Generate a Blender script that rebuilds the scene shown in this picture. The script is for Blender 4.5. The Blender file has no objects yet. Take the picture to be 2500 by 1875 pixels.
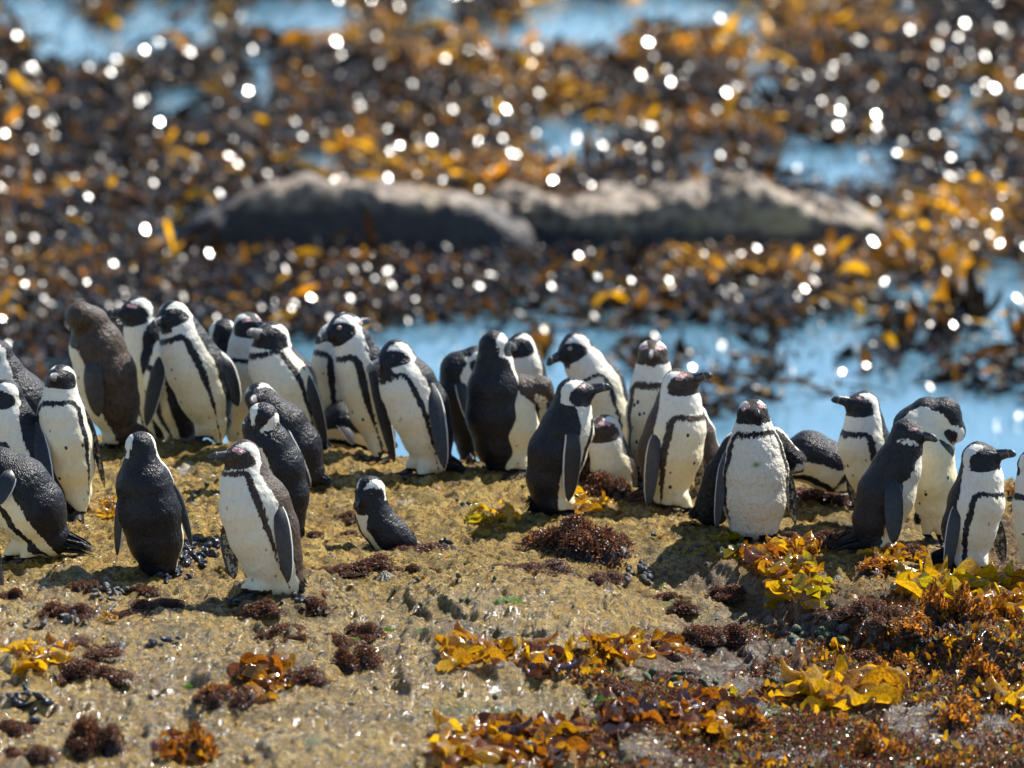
import bpy, math, random
import numpy as np
from mathutils import Vector, Matrix, Euler

R = math.radians
sc = bpy.context.scene
COL = sc.collection
rng = np.random.default_rng(7)
random.seed(7)

# ------------------------------------------------------------------ camera
H = 5.65                      # metres of the lens above the water
PITCH = R(10.4)
FPX = 1250 / math.tan(R(4.85))
cam = bpy.data.cameras.new("camera")
cam.sensor_width = 36
cam.lens = 18 / math.tan(R(4.85))
cam.clip_start = 0.5
cam.clip_end = 4000
cam.dof.use_dof = True
cam.dof.focus_distance = 19.1
cam.dof.aperture_fstop = cam.lens / 76.0
camo = bpy.data.objects.new("camera", cam)
COL.objects.link(camo)
camo.location = (0, 0, H)
camo.rotation_euler = (R(90) - PITCH, 0, 0)
sc.camera = camo

# ------------------------------------------------------------------ light
SUN_EL, SUN_AZ = R(48), R(47)            # azimuth from +y (view direction) towards +x
sun_dir = Vector((math.sin(SUN_AZ) * math.cos(SUN_EL), math.cos(SUN_AZ) * math.cos(SUN_EL), math.sin(SUN_EL)))
world = bpy.data.worlds.new("World")
sc.world = world
world.use_nodes = True
wn = world.node_tree
bg = wn.nodes["Background"]
sky = wn.nodes.new("ShaderNodeTexSky")
sky.sky_type = 'NISHITA'
sky.sun_disc = False
sky.sun_elevation = SUN_EL
sky.sun_rotation = SUN_AZ
sky.air_density = 1.0
sky.dust_density = 0.2
sky.ozone_density = 3.0
wn.links.new(sky.outputs[0], bg.inputs[0])
bg.inputs[1].default_value = 0.088
sl = bpy.data.lights.new("sun", 'SUN')
sl.energy = 5.0
sl.angle = R(0.53)
sl.color = (1.0, 0.95, 0.86)
so = bpy.data.objects.new("sun", sl)
COL.objects.link(so)
so.rotation_euler = sun_dir.to_track_quat('Z', 'Y').to_euler()
sc.view_settings.view_transform = 'Standard'
sc.view_settings.look = 'None'
sc.view_settings.exposure = 0.85
sc.view_settings.gamma = 1
sc.view_settings.use_curve_mapping = False
sc.render.engine = 'CYCLES'
sc.cycles.use_denoising = True
sc.cycles.max_bounces = 6
sc.cycles.diffuse_bounces = 3
sc.cycles.glossy_bounces = 3
sc.cycles.transmission_bounces = 4
sc.cycles.caustics_reflective = False
sc.cycles.caustics_refractive = False

# ------------------------------------------------------------------ pixel <-> place
def ray(px, py):
    a = (px - 1250) / FPX
    b = -(py - 937.5) / FPX
    d = np.array([a, math.cos(PITCH) + b * math.sin(PITCH), -math.sin(PITCH) + b * math.cos(PITCH)])
    return d / d[1]

def at(px, py, D):
    return np.array([0, 0, H]) + ray(px, py) * D

def on_plane(px, py, z):
    r = ray(px, py)
    return np.array([0, 0, H]) + r * ((z - H) / r[2])

def to_px(P):
    P = np.asarray(P, float)
    x, y, z = P[..., 0], P[..., 1], P[..., 2] - H
    f = y * math.cos(PITCH) - z * math.sin(PITCH)
    u = y * math.sin(PITCH) + z * math.cos(PITCH)
    return 1250 + FPX * x / f, 937.5 - FPX * u / f

# ------------------------------------------------------------------ noise
def _hash(ix, iy, seed):
    h = (ix.astype(np.int64) * 374761393 + iy.astype(np.int64) * 668265263 + seed * 1274126177) & 0xffffffff
    h = ((h ^ (h >> 13)) * 1274126177) & 0xffffffff
    h = h ^ (h >> 16)
    return (h & 0xffff) / 65535.0

def vnoise(x, y, seed=0):
    x = np.asarray(x, float); y = np.asarray(y, float)
    ix = np.floor(x); iy = np.floor(y)
    fx = x - ix; fy = y - iy
    fx = fx * fx * fx * (fx * (fx * 6 - 15) + 10); fy = fy * fy * fy * (fy * (fy * 6 - 15) + 10)
    a = _hash(ix, iy, seed); b = _hash(ix + 1, iy, seed); c = _hash(ix, iy + 1, seed); d = _hash(ix + 1, iy + 1, seed)
    return (a + (b - a) * fx + (c - a) * fy + (a - b - c + d) * fx * fy) * 2 - 1

def fbm(x, y, freq, octs, seed=0, gain=0.5):
    s = 0; amp = 1.0; t = 0
    for o in range(octs):
        s = s + amp * vnoise(x * freq + 17.3 * o, y * freq - 9.1 * o, seed + o)
        t += amp; amp *= gain; freq *= 2.03
    return s / t

def sstep(a, b, x):
    t = np.clip((x - a) / (b - a), 0, 1)
    return t * t * (3 - 2 * t)

# ------------------------------------------------------------------ the rock as a height function
_le = [(1300, 1290), (1440, 1300), (1560, 1312), (1700, 1330), (1840, 1352), (1960, 1400), (2060, 1445), (2180, 1475), (2320, 1500), (2500, 1540)]
_lw = np.array([on_plane(a, b, 1.57) for a, b in _le])
_bumps = []
def _b(px, py, rx, ry, h):
    p = on_plane(px, py, 1.57)
    _bumps.append((p[0], p[1], rx, ry, h))
_b(300, 1560, 0.5, 0.10, 0.015)
_b(900, 1500, 0.5, 0.12, -0.018)
_b(600, 1660, 0.35, 0.12, 0.016)
_b(1250, 1640, 0.4, 0.14, 0.02)
_b(500, 1780, 0.5, 0.16, -0.02)
_b(980, 1285, 0.46, 0.26, -0.050)
_b(1230, 1320, 0.20, 0.22, -0.045)
_b(760, 1250, 0.25, 0.20, -0.02)
_b(1100, 1420, 0.60, 0.30, 0.018)
_b(1020, 1570, 0.16, 0.14, 0.022)
_b(1640, 1285, 0.42, 0.22, 0.028)
_b(600, 1120, 0.55, 0.30, 0.02)
_b(60, 1200, 0.3, 0.5, 0.012)
_b(1640, 1445, 0.26, 0.16, 0.03)
_b(200, 1700, 0.5, 0.5, -0.02)
_b(2150, 1330, 0.5, 0.25, 0.012)
_b(1300, 1750, 0.25, 0.3, -0.02)

def ZT(x, y, fine=True):
    x = np.asarray(x, float); y = np.asarray(y, float)
    z = 1.583 - 0.045 * x - 0.008 * (20.6 - y) - 0.015 * np.maximum(0, 17.3 - y)
    for bx, by, rx, ry, h in _bumps:
        z = z + h * np.exp(-(((x - bx) / rx) ** 2 + ((y - by) / ry) ** 2))
    ye = np.interp(x, _lw[:, 0], _lw[:, 1]) + 0.05 * fbm(x, y, 4, 2, 40)
    amp = sstep(0.15, 0.62, x)
    z = z - 0.105 * amp * sstep(0.0, 0.24, ye - y)
    yc = 20.75 + 0.12 * fbm(x, y * 0 + 3, 1.4, 2, 77)
    t = np.maximum(0, y - yc)
    z = z - 0.95 * t ** 1.4
    z = z - 0.5 * np.maximum(0, np.abs(x) - 3.2) ** 1.5 - 0.6 * np.maximum(0, 13.2 - y) ** 1.5
    z = z + 0.020 * fbm(x, y, 1.6, 2, 5) + 0.018 * fbm(x, y * 0.8, 5, 3, 9)
    te = fbm(x, y * 0.55, 1.5, 3, 207, 0.55)
    for lv, hh in ((-0.22, 0.022), (-0.02, 0.026), (0.2, 0.024)):
        z = z + hh * (0.12 + 0.88 * sstep(19.1, 18.4, y)) * (sstep(lv - 0.018, lv + 0.018, te) - 0.5)
    if fine:
        r = 1 - np.abs(fbm(x, y, 14, 3, 21))
        z = z + 0.024 * (r - 0.7) + 0.020 * fbm(x, y * 0.8, 32, 3, 33, 0.7)
        z = z - 0.014 * sstep(0.30, 0.6, fbm(x, y, 20, 2, 71))
        ck = np.abs(fbm(x + 0.1 * vnoise(x * 6, y * 6, 3), y * 0.8, 4.5, 2, 123))
        z = z - 0.012 * sstep(0.05, 0.0, ck)
        low = amp * sstep(-0.1, 0.3, ye - y)
        z = z + low * 0.012 * fbm(x, y, 9, 3, 61, 0.6)
    return z

_tt = np.arange(14.5, 22.5, 0.012)
def ground(px, py):
    """where the sight line through a pixel first meets the rock"""
    r = ray(px, py)
    P = np.array([0, 0, H])[None] + r[None] * _tt[:, None]
    zt = ZT(P[:, 0], P[:, 1], False)
    k = np.nonzero(P[:, 2] <= zt)[0]
    if len(k) == 0:
        k = np.argmin(P[:, 2] - zt)
        return np.array([P[k, 0], P[k, 1], float(ZT(P[k, 0], P[k, 1]))])
    k = k[0]
    return np.array([P[k, 0], P[k, 1], float(ZT(P[k, 0], P[k, 1]))])

# ------------------------------------------------------------------ object helpers
def tag(o, label=None, cat=None, group=None, kind=None):
    if label: o['label'] = label
    if cat: o['category'] = cat
    if group: o['group'] = group
    if kind: o['kind'] = kind
    return o

def mesh_np(name, V, F, mat=None, smooth=True, attrs=None):
    me = bpy.data.meshes.new(name)
    V = np.asarray(V, np.float32)
    if isinstance(F, np.ndarray):
        n, k = F.shape
        me.vertices.add(len(V)); me.vertices.foreach_set("co", V.ravel())
        me.loops.add(n * k); me.loops.foreach_set("vertex_index", F.astype(np.int32).ravel())
        me.polygons.add(n)
        me.polygons.foreach_set("loop_start", np.arange(0, n * k, k, dtype=np.int32))
        me.polygons.foreach_set("loop_total", np.full(n, k, dtype=np.int32))
        me.update(calc_edges=True)
    else:
        me.from_pydata([tuple(map(float, v)) for v in V], [], F)
    if smooth:
        me.polygons.foreach_set("use_smooth", np.ones(len(me.polygons), dtype=bool))
    for k_, a in (attrs or {}).items():
        a = np.asarray(a, np.float32)
        if a.ndim == 1:
            at_ = me.attributes.new(k_, 'FLOAT', 'POINT'); at_.data.foreach_set("value", a)
        else:
            at_ = me.attributes.new(k_, 'FLOAT_COLOR', 'POINT')
            c = np.ones((len(a), 4), np.float32); c[:, :3] = a
            at_.data.foreach_set("color", c.ravel())
    if mat: me.materials.append(mat)
    return me

def link(name, me, parent=None, loc=None):
    o = bpy.data.objects.new(name, me)
    COL.objects.link(o)
    if parent: o.parent = parent
    if loc is not None: o.location = loc
    return o

def empty(name, loc):
    o = bpy.data.objects.new(name, None)
    COL.objects.link(o); o.location = loc; o.empty_display_size = 0.05
    return o

# ------------------------------------------------------------------ materials
class NT:
    def __init__(s, name):
        s.m = bpy.data.materials.new(name); s.m.use_nodes = True
        s.t = s.m.node_tree; s.N = s.t.nodes; s.L = s.t.links
        s.p = s.N["Principled BSDF"]; s.out = s.N["Material Output"]
    def n(s, typ, **kw):
        x = s.N.new(typ)
        for k, v in kw.items(): setattr(x, k, v)
        return x
    def set(s, sock, v):
        if hasattr(v, 'is_output'): s.L.new(v, sock)
        elif isinstance(v, (tuple, list)) and len(v) == 3 and sock.type == 'RGBA': sock.default_value = (*v, 1)
        else: sock.default_value = v
    def pos(s, scale=(1, 1, 1)):
        tc = s.n('ShaderNodeTexCoord'); mp = s.n('ShaderNodeMapping')
        mp.inputs['Scale'].default_value = scale
        s.L.new(tc.outputs['Object'], mp.inputs[0]); return mp.outputs[0]
    def attr(s, name, col=False):
        a = s.n('ShaderNodeAttribute', attribute_name=name)
        return a.outputs['Color'] if col else a.outputs['Fac']
    def noise(s, vec, scale, detail=3, rough=0.55, col=False):
        x = s.n('ShaderNodeTexNoise'); s.L.new(vec, x.inputs['Vector'])
        x.inputs['Scale'].default_value = scale; x.inputs['Detail'].default_value = detail; x.inputs['Roughness'].default_value = rough
        return x.outputs['Color'] if col else x.outputs['Fac']
    def vor(s, vec, scale, feature='F1', out='Distance', rnd=1.0):
        x = s.n('ShaderNodeTexVoronoi', feature=feature); s.L.new(vec, x.inputs['Vector'])
        x.inputs['Scale'].default_value = scale; x.inputs['Randomness'].default_value = rnd
        return x.outputs[out]
    def math(s, op, a, b=0.0, clamp=False):
        x = s.n('ShaderNodeMath', operation=op); x.use_clamp = clamp
        s.set(x.inputs[0], a); s.set(x.inputs[1], b); return x.outputs[0]
    def ss(s, v, a, b, c=0.0, d=1.0):
        x = s.n('ShaderNodeMapRange', interpolation_type='SMOOTHSTEP')
        s.set(x.inputs[0], v)
        for i, q in enumerate((a, b, c, d)): x.inputs[i + 1].default_value = q
        return x.outputs[0]
    def mix(s, f, a, b, mode='MIX'):
        x = s.n('ShaderNodeMix', data_type='RGBA', blend_type=mode)
        s.set(x.inputs[0], f); s.set(x.inputs[6], a); s.set(x.inputs[7], b); return x.outputs[2]
    def bump(s, h, strength, dist, normal=None):
        x = s.n('ShaderNodeBump'); x.inputs['Strength'].default_value = strength; x.inputs['Distance'].default_value = dist
        s.L.new(h, x.inputs['Height'])
        if normal is not None: s.L.new(normal, x.inputs['Normal'])
        return x.outputs[0]
    def done(s, color=None, rough=None, normal=None, **kw):
        if color is not None: s.set(s.p.inputs['Base Color'], color)
        if rough is not None: s.set(s.p.inputs['Roughness'], rough)
        if normal is not None: s.L.new(normal, s.p.inputs['Normal'])
        for k, v in kw.items(): s.set(s.p.inputs[k.replace('_', ' ')], v)
        return s.m

def mat_rock():
    s = NT("wet_granite")
    v = s.pos()
    big = s.noise(v, 2.2, 4); mid = s.noise(v, 11, 5, 0.6); fine = s.noise(v, 70, 4, 0.7); gr = s.noise(v, 240, 3, 0.7)
    c = s.mix(s.ss(mid, 0.42, 0.58), (0.42, 0.245, 0.032), (0.63, 0.43, 0.105))
    c = s.mix(s.ss(big, 0.42, 0.66), c, (0.42, 0.28, 0.065))
    c = s.mix(s.ss(fine, 0.53, 0.68, 0, 0.8), c, (0.66, 0.47, 0.13))
    c = s.mix(s.ss(fine, 0.49, 0.40, 0, 0.9), c, (0.13, 0.075, 0.022))
    c = s.mix(s.ss(s.noise(v, 30, 5, 0.75), 0.49, 0.40, 0, 0.85), c, (0.085, 0.062, 0.028))
    c = s.mix(s.ss(gr, 0.47, 0.33, 0, 0.85), c, (0.08, 0.06, 0.035))
    c = s.mix(s.ss(s.noise(v, 34, 3), 0.60, 0.68, 0, 0.7), c, (0.50, 0.24, 0.05))
    c = s.mix(s.attr('grey'), c, s.mix(s.ss(fine, 0.4, 0.62), (0.16, 0.145, 0.13), (0.40, 0.36, 0.31)))
    c = s.mix(s.math('MULTIPLY', s.attr('turf'), s.ss(s.noise(v, 30, 4, 0.6), 0.36, 0.56)), c,
              s.mix(s.ss(gr, 0.4, 0.62), (0.035, 0.016, 0.010), (0.15, 0.06, 0.02)))
    c = s.mix(s.math('MULTIPLY', s.attr('green'), s.ss(fine, 0.38, 0.60)), c, (0.07, 0.17, 0.035))
    c = s.mix(s.math('MULTIPLY', s.attr('guano'), s.ss(mid, 0.5, 0.64)), c, (0.62, 0.60, 0.55))
    c = s.mix(s.ss(s.noise(v, 5, 4, 0.6), 0.52, 0.62, 0, 0.6), c, (0.13, 0.095, 0.025))
    c = s.mix(s.ss(s.noise(v, 9, 5, 0.7), 0.60, 0.70, 0, 0.3), c, (0.34, 0.31, 0.24))
    wet = s.attr('wet')
    rough = s.mix(wet, s.ss(fine, 0.3, 0.7, 0.6, 0.36), s.ss(fine, 0.3, 0.7, 0.34, 0.16))
    b1 = s.bump(mid, 0.8, 0.02)
    b2 = s.bump(fine, 1.0, 0.014, b1)
    b3 = s.bump(gr, 1.0, 0.010, b2)
    return s.done(c, rough, b3, Specular_IOR_Level=0.18, Coat_Weight=s.math('MULTIPLY', wet, 1.0), Coat_Roughness=0.11, Coat_Normal=b3)

def mat_feather(name, dark, dark2, white=(0.86, 0.83, 0.75), cream=(0.87, 0.76, 0.47), gloss=0.42, shag=1.0, edge=0.42):
    s = NT(name)
    v = s.pos(); vs = s.pos((1, 1, 0.45))
    d = s.attr('d')
    n1 = s.noise(vs, 110, 3, 0.75); n2 = s.noise(v, 45, 2)
    dd = s.math('ADD', d, s.math('MULTIPLY', s.math('SUBTRACT', n1, 0.5), edge * 6.0))
    dd = s.math('ADD', dd, s.math('MULTIPLY', s.math('SUBTRACT', n2, 0.5), edge * 1.1))
    m = s.ss(dd, -0.10, 0.10)
    # small body spots
    wcol = s.mix(s.attr('cr'), white, cream)
    wcol = s.mix(s.ss(n2, 0.55, 0.75, 0, 0.35), wcol, (0.62, 0.56, 0.42))
    wcol = s.mix(s.ss(n1, 0.60, 0.35, 0, 0.22), wcol, (0.55, 0.50, 0.40))
    sp = s.vor(s.pos((1, 1, 0.8)), 30, out='Distance')
    spn = s.ss(s.math('ADD', s.noise(v, 14, 1), s.math('MULTIPLY', s.math('SUBTRACT', s.attr('sp'), 1.0), 0.12)), 0.46, 0.50)
    spm = s.math('MULTIPLY', s.math('MULTIPLY', s.ss(sp, 0.21, 0.12), spn), s.attr('sp'), True)
    wcol = s.mix(spm, wcol, dark)
    vo = s.vor(vs, 210)
    dcol = s.mix(s.ss(n2, 0.3, 0.7), dark, dark2)
    dcol = s.mix(s.ss(vo, 0.30, 0.65, 0, 0.35), dcol, tuple(min(1, 1.8 * q) for q in dark2))
    c = s.mix(m, wcol, dcol)
    c = s.mix(s.attr('gn'), c, (0.16, 0.24, 0.04))
    pk = s.ss(s.math('ADD', s.attr('pk'), s.math('MULTIPLY', s.math('SUBTRACT', n1, 0.5), 0.25)), -0.06, 0.06)
    c = s.mix(pk, c, (0.70, 0.36, 0.36))
    rough = s.mix(m, (0.75,) * 3, (gloss,) * 3)
    mm = s.math('ADD', s.math('MULTIPLY', m, 0.8), 0.2 * min(2.5, shag * shag))
    b1 = s.bump(s.math('MULTIPLY', vo, mm), min(1, 0.9 * shag), 0.0024 * shag)
    b2 = s.bump(s.math('MULTIPLY', n1, mm), min(1, 0.8 * shag), 0.0034 * shag, b1)
    b3 = s.bump(n2, 0.4, 0.008 * shag, b2)
    s.set(s.p.inputs['Sheen Weight'], 0.0)
    s.set(s.p.inputs['Sheen Roughness'], 0.4)
    return s.done(c, rough, b3, Specular_IOR_Level=0.30)

def mat_simple(name, c1, c2, scale=60, rough=0.45, bstr=0.3, bdist=0.001, coat=0.0, spec=0.5):
    s = NT(name); v = s.pos()
    n = s.noise(v, scale, 4, 0.6)
    return s.done(s.mix(s.ss(n, 0.35, 0.65), c1, c2), rough, s.bump(n, bstr, bdist), Coat_Weight=coat, Specular_IOR_Level=spec)

def mat_kelp(name, c1, c2, rough=0.22, trans=0.45, scale=30, attr=False, tmul=1.6, spec=0.5, coat=0.3, bsc=0.5):
    s = NT(name); v = s.pos()
    n = s.noise(v, scale, 3, 0.6)
    c = s.mix(s.ss(n, 0.35, 0.65), c1, c2)
    if attr:
        c = s.mix(s.ss(n, 0.3, 0.7, 0, 0.45), s.attr('col', True), (0.02, 0.012, 0.006))
    s.done(c, rough, s.bump(s.noise(v, scale * bsc, 2), 0.6, 0.006), Specular_IOR_Level=spec, Coat_Weight=coat, Coat_Roughness=0.10)
    tr = s.n('ShaderNodeBsdfTranslucent')
    s.L.new(s.mix(1.0, c, (tmul, tmul, tmul * 0.8), 'MULTIPLY'), tr.inputs['Color'])
    mx = s.n('ShaderNodeMixShader'); mx.inputs[0].default_value = trans
    s.L.new(s.p.outputs[0], mx.inputs[1]); s.L.new(tr.outputs[0], mx.inputs[2])
    s.L.new(mx.outputs[0], s.out.inputs[0])
    return s.m

def mat_water():
    s = NT("sea_water")
    v = s.pos((1.0, 0.55, 1))
    n = s.noise(v, 2.2, 3, 0.5); n2 = s.noise(v, 11, 2, 0.5)
    h = s.math('ADD', s.math('MULTIPLY', n, 0.04), s.math('MULTIPLY', n2, 0.004))
    return s.done((0.10, 0.22, 0.31), 0.09, s.bump(h, 0.5, 1.0), IOR=1.33)
# ------------------------------------------------------------------ rock mesh
def build_rock():
    def lines(a, b, fa, fb, fs, cs):
        L = list(np.arange(a, fa, cs)) + list(np.arange(fa, fb, fs)) + list(np.arange(fb, b + cs, cs))
        return np.array(L)
    xs = lines(-4.2, 4.2, -1.86, 1.86, 0.0085, 0.06)
    ys = lines(11.5, 23.6, 16.2, 21.1, 0.011, 0.06)
    X, Y = np.meshgrid(xs, ys)
    Z = ZT(X, Y)
    V = np.stack([X, Y, Z], -1).reshape(-1, 3)
    nx, ny = len(xs), len(ys)
    i = np.arange((ny - 1) * (nx - 1)); r, c = i // (nx - 1), i % (nx - 1)
    a = r * nx + c
    F = np.stack([a, a + 1, a + nx + 1, a + nx], 1)
    x, y = V[:, 0], V[:, 1]
    ye = np.interp(x, _lw[:, 0], _lw[:, 1])
    amp = sstep(0.3, 0.8, x)
    n1 = fbm(x, y, 3, 3, 90)
    grey = np.clip(amp * sstep(-0.05, 0.12, ye - y) * (0.8 + 0.5 * n1), 0, 1)
    px, py = to_px(V)
    lowr = sstep(0, 130, (px - 1480) * 0.35 + (py - 1500) * 1.0 - 60 + 90 * n1) * sstep(1380, 1560, px)
    turf = np.clip(lowr, 0, 1)
    turf = np.maximum(turf, 0.5 * sstep(0.25, 0.6, fbm(x, y, 5, 3, 95)) * (py > 1230))
    wet = sstep(18.9, 18.0, y + 0.25 * n1)
    green = np.zeros(len(V))
    for gx, gy, rx, ry in [(1130, 1730, 75, 14), (1220, 1735, 50, 14), (770, 1808, 30, 9), (1640, 1470, 30, 14), (1710, 1490, 25, 9), (1880, 1740, 80, 22), (1480, 1705, 40, 14), (190, 1400, 20, 10)]:
        green = np.maximum(green, np.exp(-((px - gx) / rx) ** 2 - ((py - gy) / ry) ** 2))
    guano = sstep(0.1, 0.5, fbm(x, y, 6, 2, 99)) * (py > 1090) * sstep(1300, 1150, py)
    me = mesh_np("rock_ground", V, F, mat_rock(), True, dict(grey=grey, turf=turf, wet=wet, green=green, guano=guano))
    tag(link("rock_ground", me), kind='structure')
build_rock()

# ------------------------------------------------------------------ water
def build_water():
    me = bpy.data.meshes.new("water")
    me.from_pydata([(-300, -20, 0), (300, -20, 0), (300, 2500, 0), (-300, 2500, 0)], [], [(0, 1, 2, 3)])
    me.materials.append(mat_water())
    tag(link("water", me), kind='structure')
    me = bpy.data.meshes.new("seabed")
    me.from_pydata([(-300, -20, -3), (300, -20, -3), (300, 2500, -3), (-300, 2500, -3)], [], [(0, 1, 2, 3)])
    me.materials.append(mat_simple("sand", (0.1, 0.09, 0.06), (0.15, 0.13, 0.1), 3))
    tag(link("seabed", me), kind='structure')
build_water()

# ------------------------------------------------------------------ far boulders
def boulder(name, label, px0, px1, pybase, bumps, seed, mat, depth=0.6, rough=0.03):
    b0 = on_plane(px0, pybase, 0); b1 = on_plane(px1, pybase, 0)
    cx, cy = (b0[0] + b1[0]) / 2, b0[1] + depth * 0.55
    hw = (b1[0] - b0[0]) / 2
    nu, nv = 90, 40
    V = []; 
    U, W = np.meshgrid(np.linspace(-1, 1, nu), np.linspace(-1, 1, nv))
    prof = sum(h * np.exp(-((U - u0) / wu) ** 2) for u0, wu, h in bumps)
    env = np.sqrt(np.clip(1 - U ** 6 * 0.99, 0, 1)) * np.where(W < 0, np.clip(1 - np.abs(W) ** 7, 0, 1) ** 0.5, np.clip(1 - np.abs(W) ** 2.2, 0, 1))
    Z = prof * np.minimum(1, env * 1.25) - 0.10 * (1 - env)
    X = cx + U * hw + 0.03 * fbm(U * 6 + seed, W * 6, 1, 2, seed)
    Y = cy + W * depth * (0.5 + 0.5 * np.sqrt(np.clip(1 - U ** 2, 0, 1)))
    Z = Z + (0.10 * fbm(X, Y, 3, 4, seed, 0.6) + rough * (1 - np.abs(fbm(X, Y, 7, 3, seed + 3)))) * env
    Y = Y + 0.14 * fbm(X * 1.0, Z * 2.5, 2.2, 3, seed + 9) * (W < 0.2)
    V = np.stack([X - cx, Y - cy, Z], -1).reshape(-1, 3)
    i = np.arange((nv - 1) * (nu - 1)); r, c = i // (nu - 1), i % (nu - 1); a = r * nu + c
    F = np.stack([a, a + 1, a + nu + 1, a + nu], 1)
    o = link(name, mesh_np(name, V, F, mat), None, (cx, cy, 0))
    return tag(o, label, 'boulder')

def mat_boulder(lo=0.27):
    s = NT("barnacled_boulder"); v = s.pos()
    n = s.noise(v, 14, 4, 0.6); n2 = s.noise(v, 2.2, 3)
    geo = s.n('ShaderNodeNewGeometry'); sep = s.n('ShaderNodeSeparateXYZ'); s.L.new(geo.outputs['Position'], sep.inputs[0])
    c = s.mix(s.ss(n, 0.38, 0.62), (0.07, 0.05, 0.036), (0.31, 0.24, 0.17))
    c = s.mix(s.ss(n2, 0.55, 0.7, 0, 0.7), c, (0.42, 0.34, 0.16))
    c = s.mix(s.ss(s.math('ADD', sep.outputs[2], s.math('MULTIPLY', n2, 0.1)), lo + 0.07, lo - 0.01, 0, 0.93), c, (0.03, 0.027, 0.03))  # shade of the front face painted in as a dark colour below this height
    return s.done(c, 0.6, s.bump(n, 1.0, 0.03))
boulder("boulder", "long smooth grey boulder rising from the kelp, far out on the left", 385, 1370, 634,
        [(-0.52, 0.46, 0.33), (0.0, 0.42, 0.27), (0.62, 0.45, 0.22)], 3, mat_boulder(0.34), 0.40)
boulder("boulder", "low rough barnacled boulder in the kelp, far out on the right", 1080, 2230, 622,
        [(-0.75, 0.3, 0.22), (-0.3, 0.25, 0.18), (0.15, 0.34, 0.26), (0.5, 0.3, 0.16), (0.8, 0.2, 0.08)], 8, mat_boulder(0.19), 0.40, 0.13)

# ------------------------------------------------------------------ kelp bed on the sea
OPEN = [(90, 15, 110, 30), (190, 107, 115, 42), (360, 60, 60, 60), (485, 45, 50, 45), (650, 25, 65, 34), (800, 28, 95, 38), (640, 170, 50, 52),
        (440, 243, 75, 25), (1060, 20, 65, 34), (1190, 80, 45, 20), (1200, 265, 35, 14), (785, 390, 65, 24), (1408, 42, 135, 45), (1480, 88, 60, 30),
        (1645, 12, 115, 30), (1815, 45, 50, 45), (1866, 192, 55, 42), (1285, 78, 45, 26), (1390, 335, 120, 30), (1730, 384, 50, 38), (2040, 395, 170, 42),
        (1950, 350, 50, 40), (2357, 305, 68, 105), (2210, 5, 45, 16), (1347, 770, 42, 30), (2440, 720, 90, 60), (2160, 715, 40, 30), (2290, 740, 50, 40)]
SPARSE_KEEP = [(1630, 920, 60, 20), (1790, 965, 100, 55), (1860, 885, 55, 35), (2150, 880, 60, 36), (2170, 800, 40, 40), (2300, 810, 60, 60), (2330, 905, 55, 40),
               (2410, 930, 70, 35), (2490, 960, 60, 30), (2060, 960, 50, 8), (1950, 965, 25, 8), (1330, 830, 18, 55), (1560, 870, 45, 30), (2460, 860, 60, 20), (1770, 1010, 40, 30), (1230,800,20,10)]
def kelp_here(px, py):
    """1 where the photograph shows floating kelp"""
    wob = 26 * fbm(px, py, 0.012, 2, 50)
    edge = np.interp(px, [0, 250, 350, 700, 900, 1000, 1300, 1450, 1650, 1750, 1900, 2050, 2120, 2200, 2350, 2500],
                     [985, 985, 970, 860, 835, 820, 800, 815, 800, 820, 815, 790, 760, 745, 690, 650])
    k = (py + wob) < edge - 12
    for cx, cy, rx, ry in OPEN:
        for up in (0, 18, 36, 52):
            k &= ((px - cx + wob) / (rx * 1.1)) ** 2 + ((py - up - cy + 0.4 * wob) / ry) ** 2 > 1
    isl = np.zeros_like(k)
    for cx, cy, rx, ry in SPARSE_KEEP:
        isl |= ((px - cx) / rx) ** 2 + ((py - cy) / ry) ** 2 < 1
    isl |= ((px - 2030) / 85) ** 2 + ((py - 352) / 20) ** 2 < 1
    return k | (isl & (rng.random(len(px)) < 0.6))

AMBER = np.array([0.72, 0.35, 0.006]); ORANGE = np.array([0.45, 0.175, 0.006]); BROWN = np.array([0.085, 0.036, 0.008]); DARK = np.array([0.007, 0.006, 0.006])
def ribbons(P, L, Wd, yaw, pitch, curl, roll, seg=5, twist=0.8):
    """curved strips; returns V, F"""
    n = len(P)
    t = np.linspace(0, 1, seg + 1)
    ang = pitch[:, None] + curl[:, None] * (t[None] - 0.35)
    ds = (L / seg)[:, None]
    dx = np.cos(ang) * ds; dz = np.sin(ang) * ds
    X = np.cumsum(dx, 1) - dx; Z = np.cumsum(dz, 1) - dz
    cy, sy = np.cos(yaw)[:, None], np.sin(yaw)[:, None]
    C = np.stack([X * cy, X * sy, Z], -1) + P[:, None]
    nrm = np.stack([-np.sin(ang) * cy, -np.sin(ang) * sy, np.cos(ang)], -1)
    side = np.stack([-sy * np.ones_like(ang), cy * np.ones_like(ang), 0 * ang], -1)
    rr = roll[:, None, None] + twist * np.sin(t * 3 + yaw[:, None] * 5)[..., None]
    sv = side * np.cos(rr) + nrm * np.sin(rr)
    prof = (np.sin(np.pi * (0.12 + 0.80 * t)) ** 0.6)[None, :, None] * Wd[:, None, None] * 0.5
    A = C - sv * prof; B = C + sv * prof
    V = np.stack([A, B], 2).reshape(-1, 3)
    base = (np.arange(n) * (seg + 1) * 2)[:, None] + (np.arange(seg) * 2)[None]
    F = np.stack([base, base + 1, base + 3, base + 2], -1).reshape(-1, 4)
    return V, F

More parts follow.
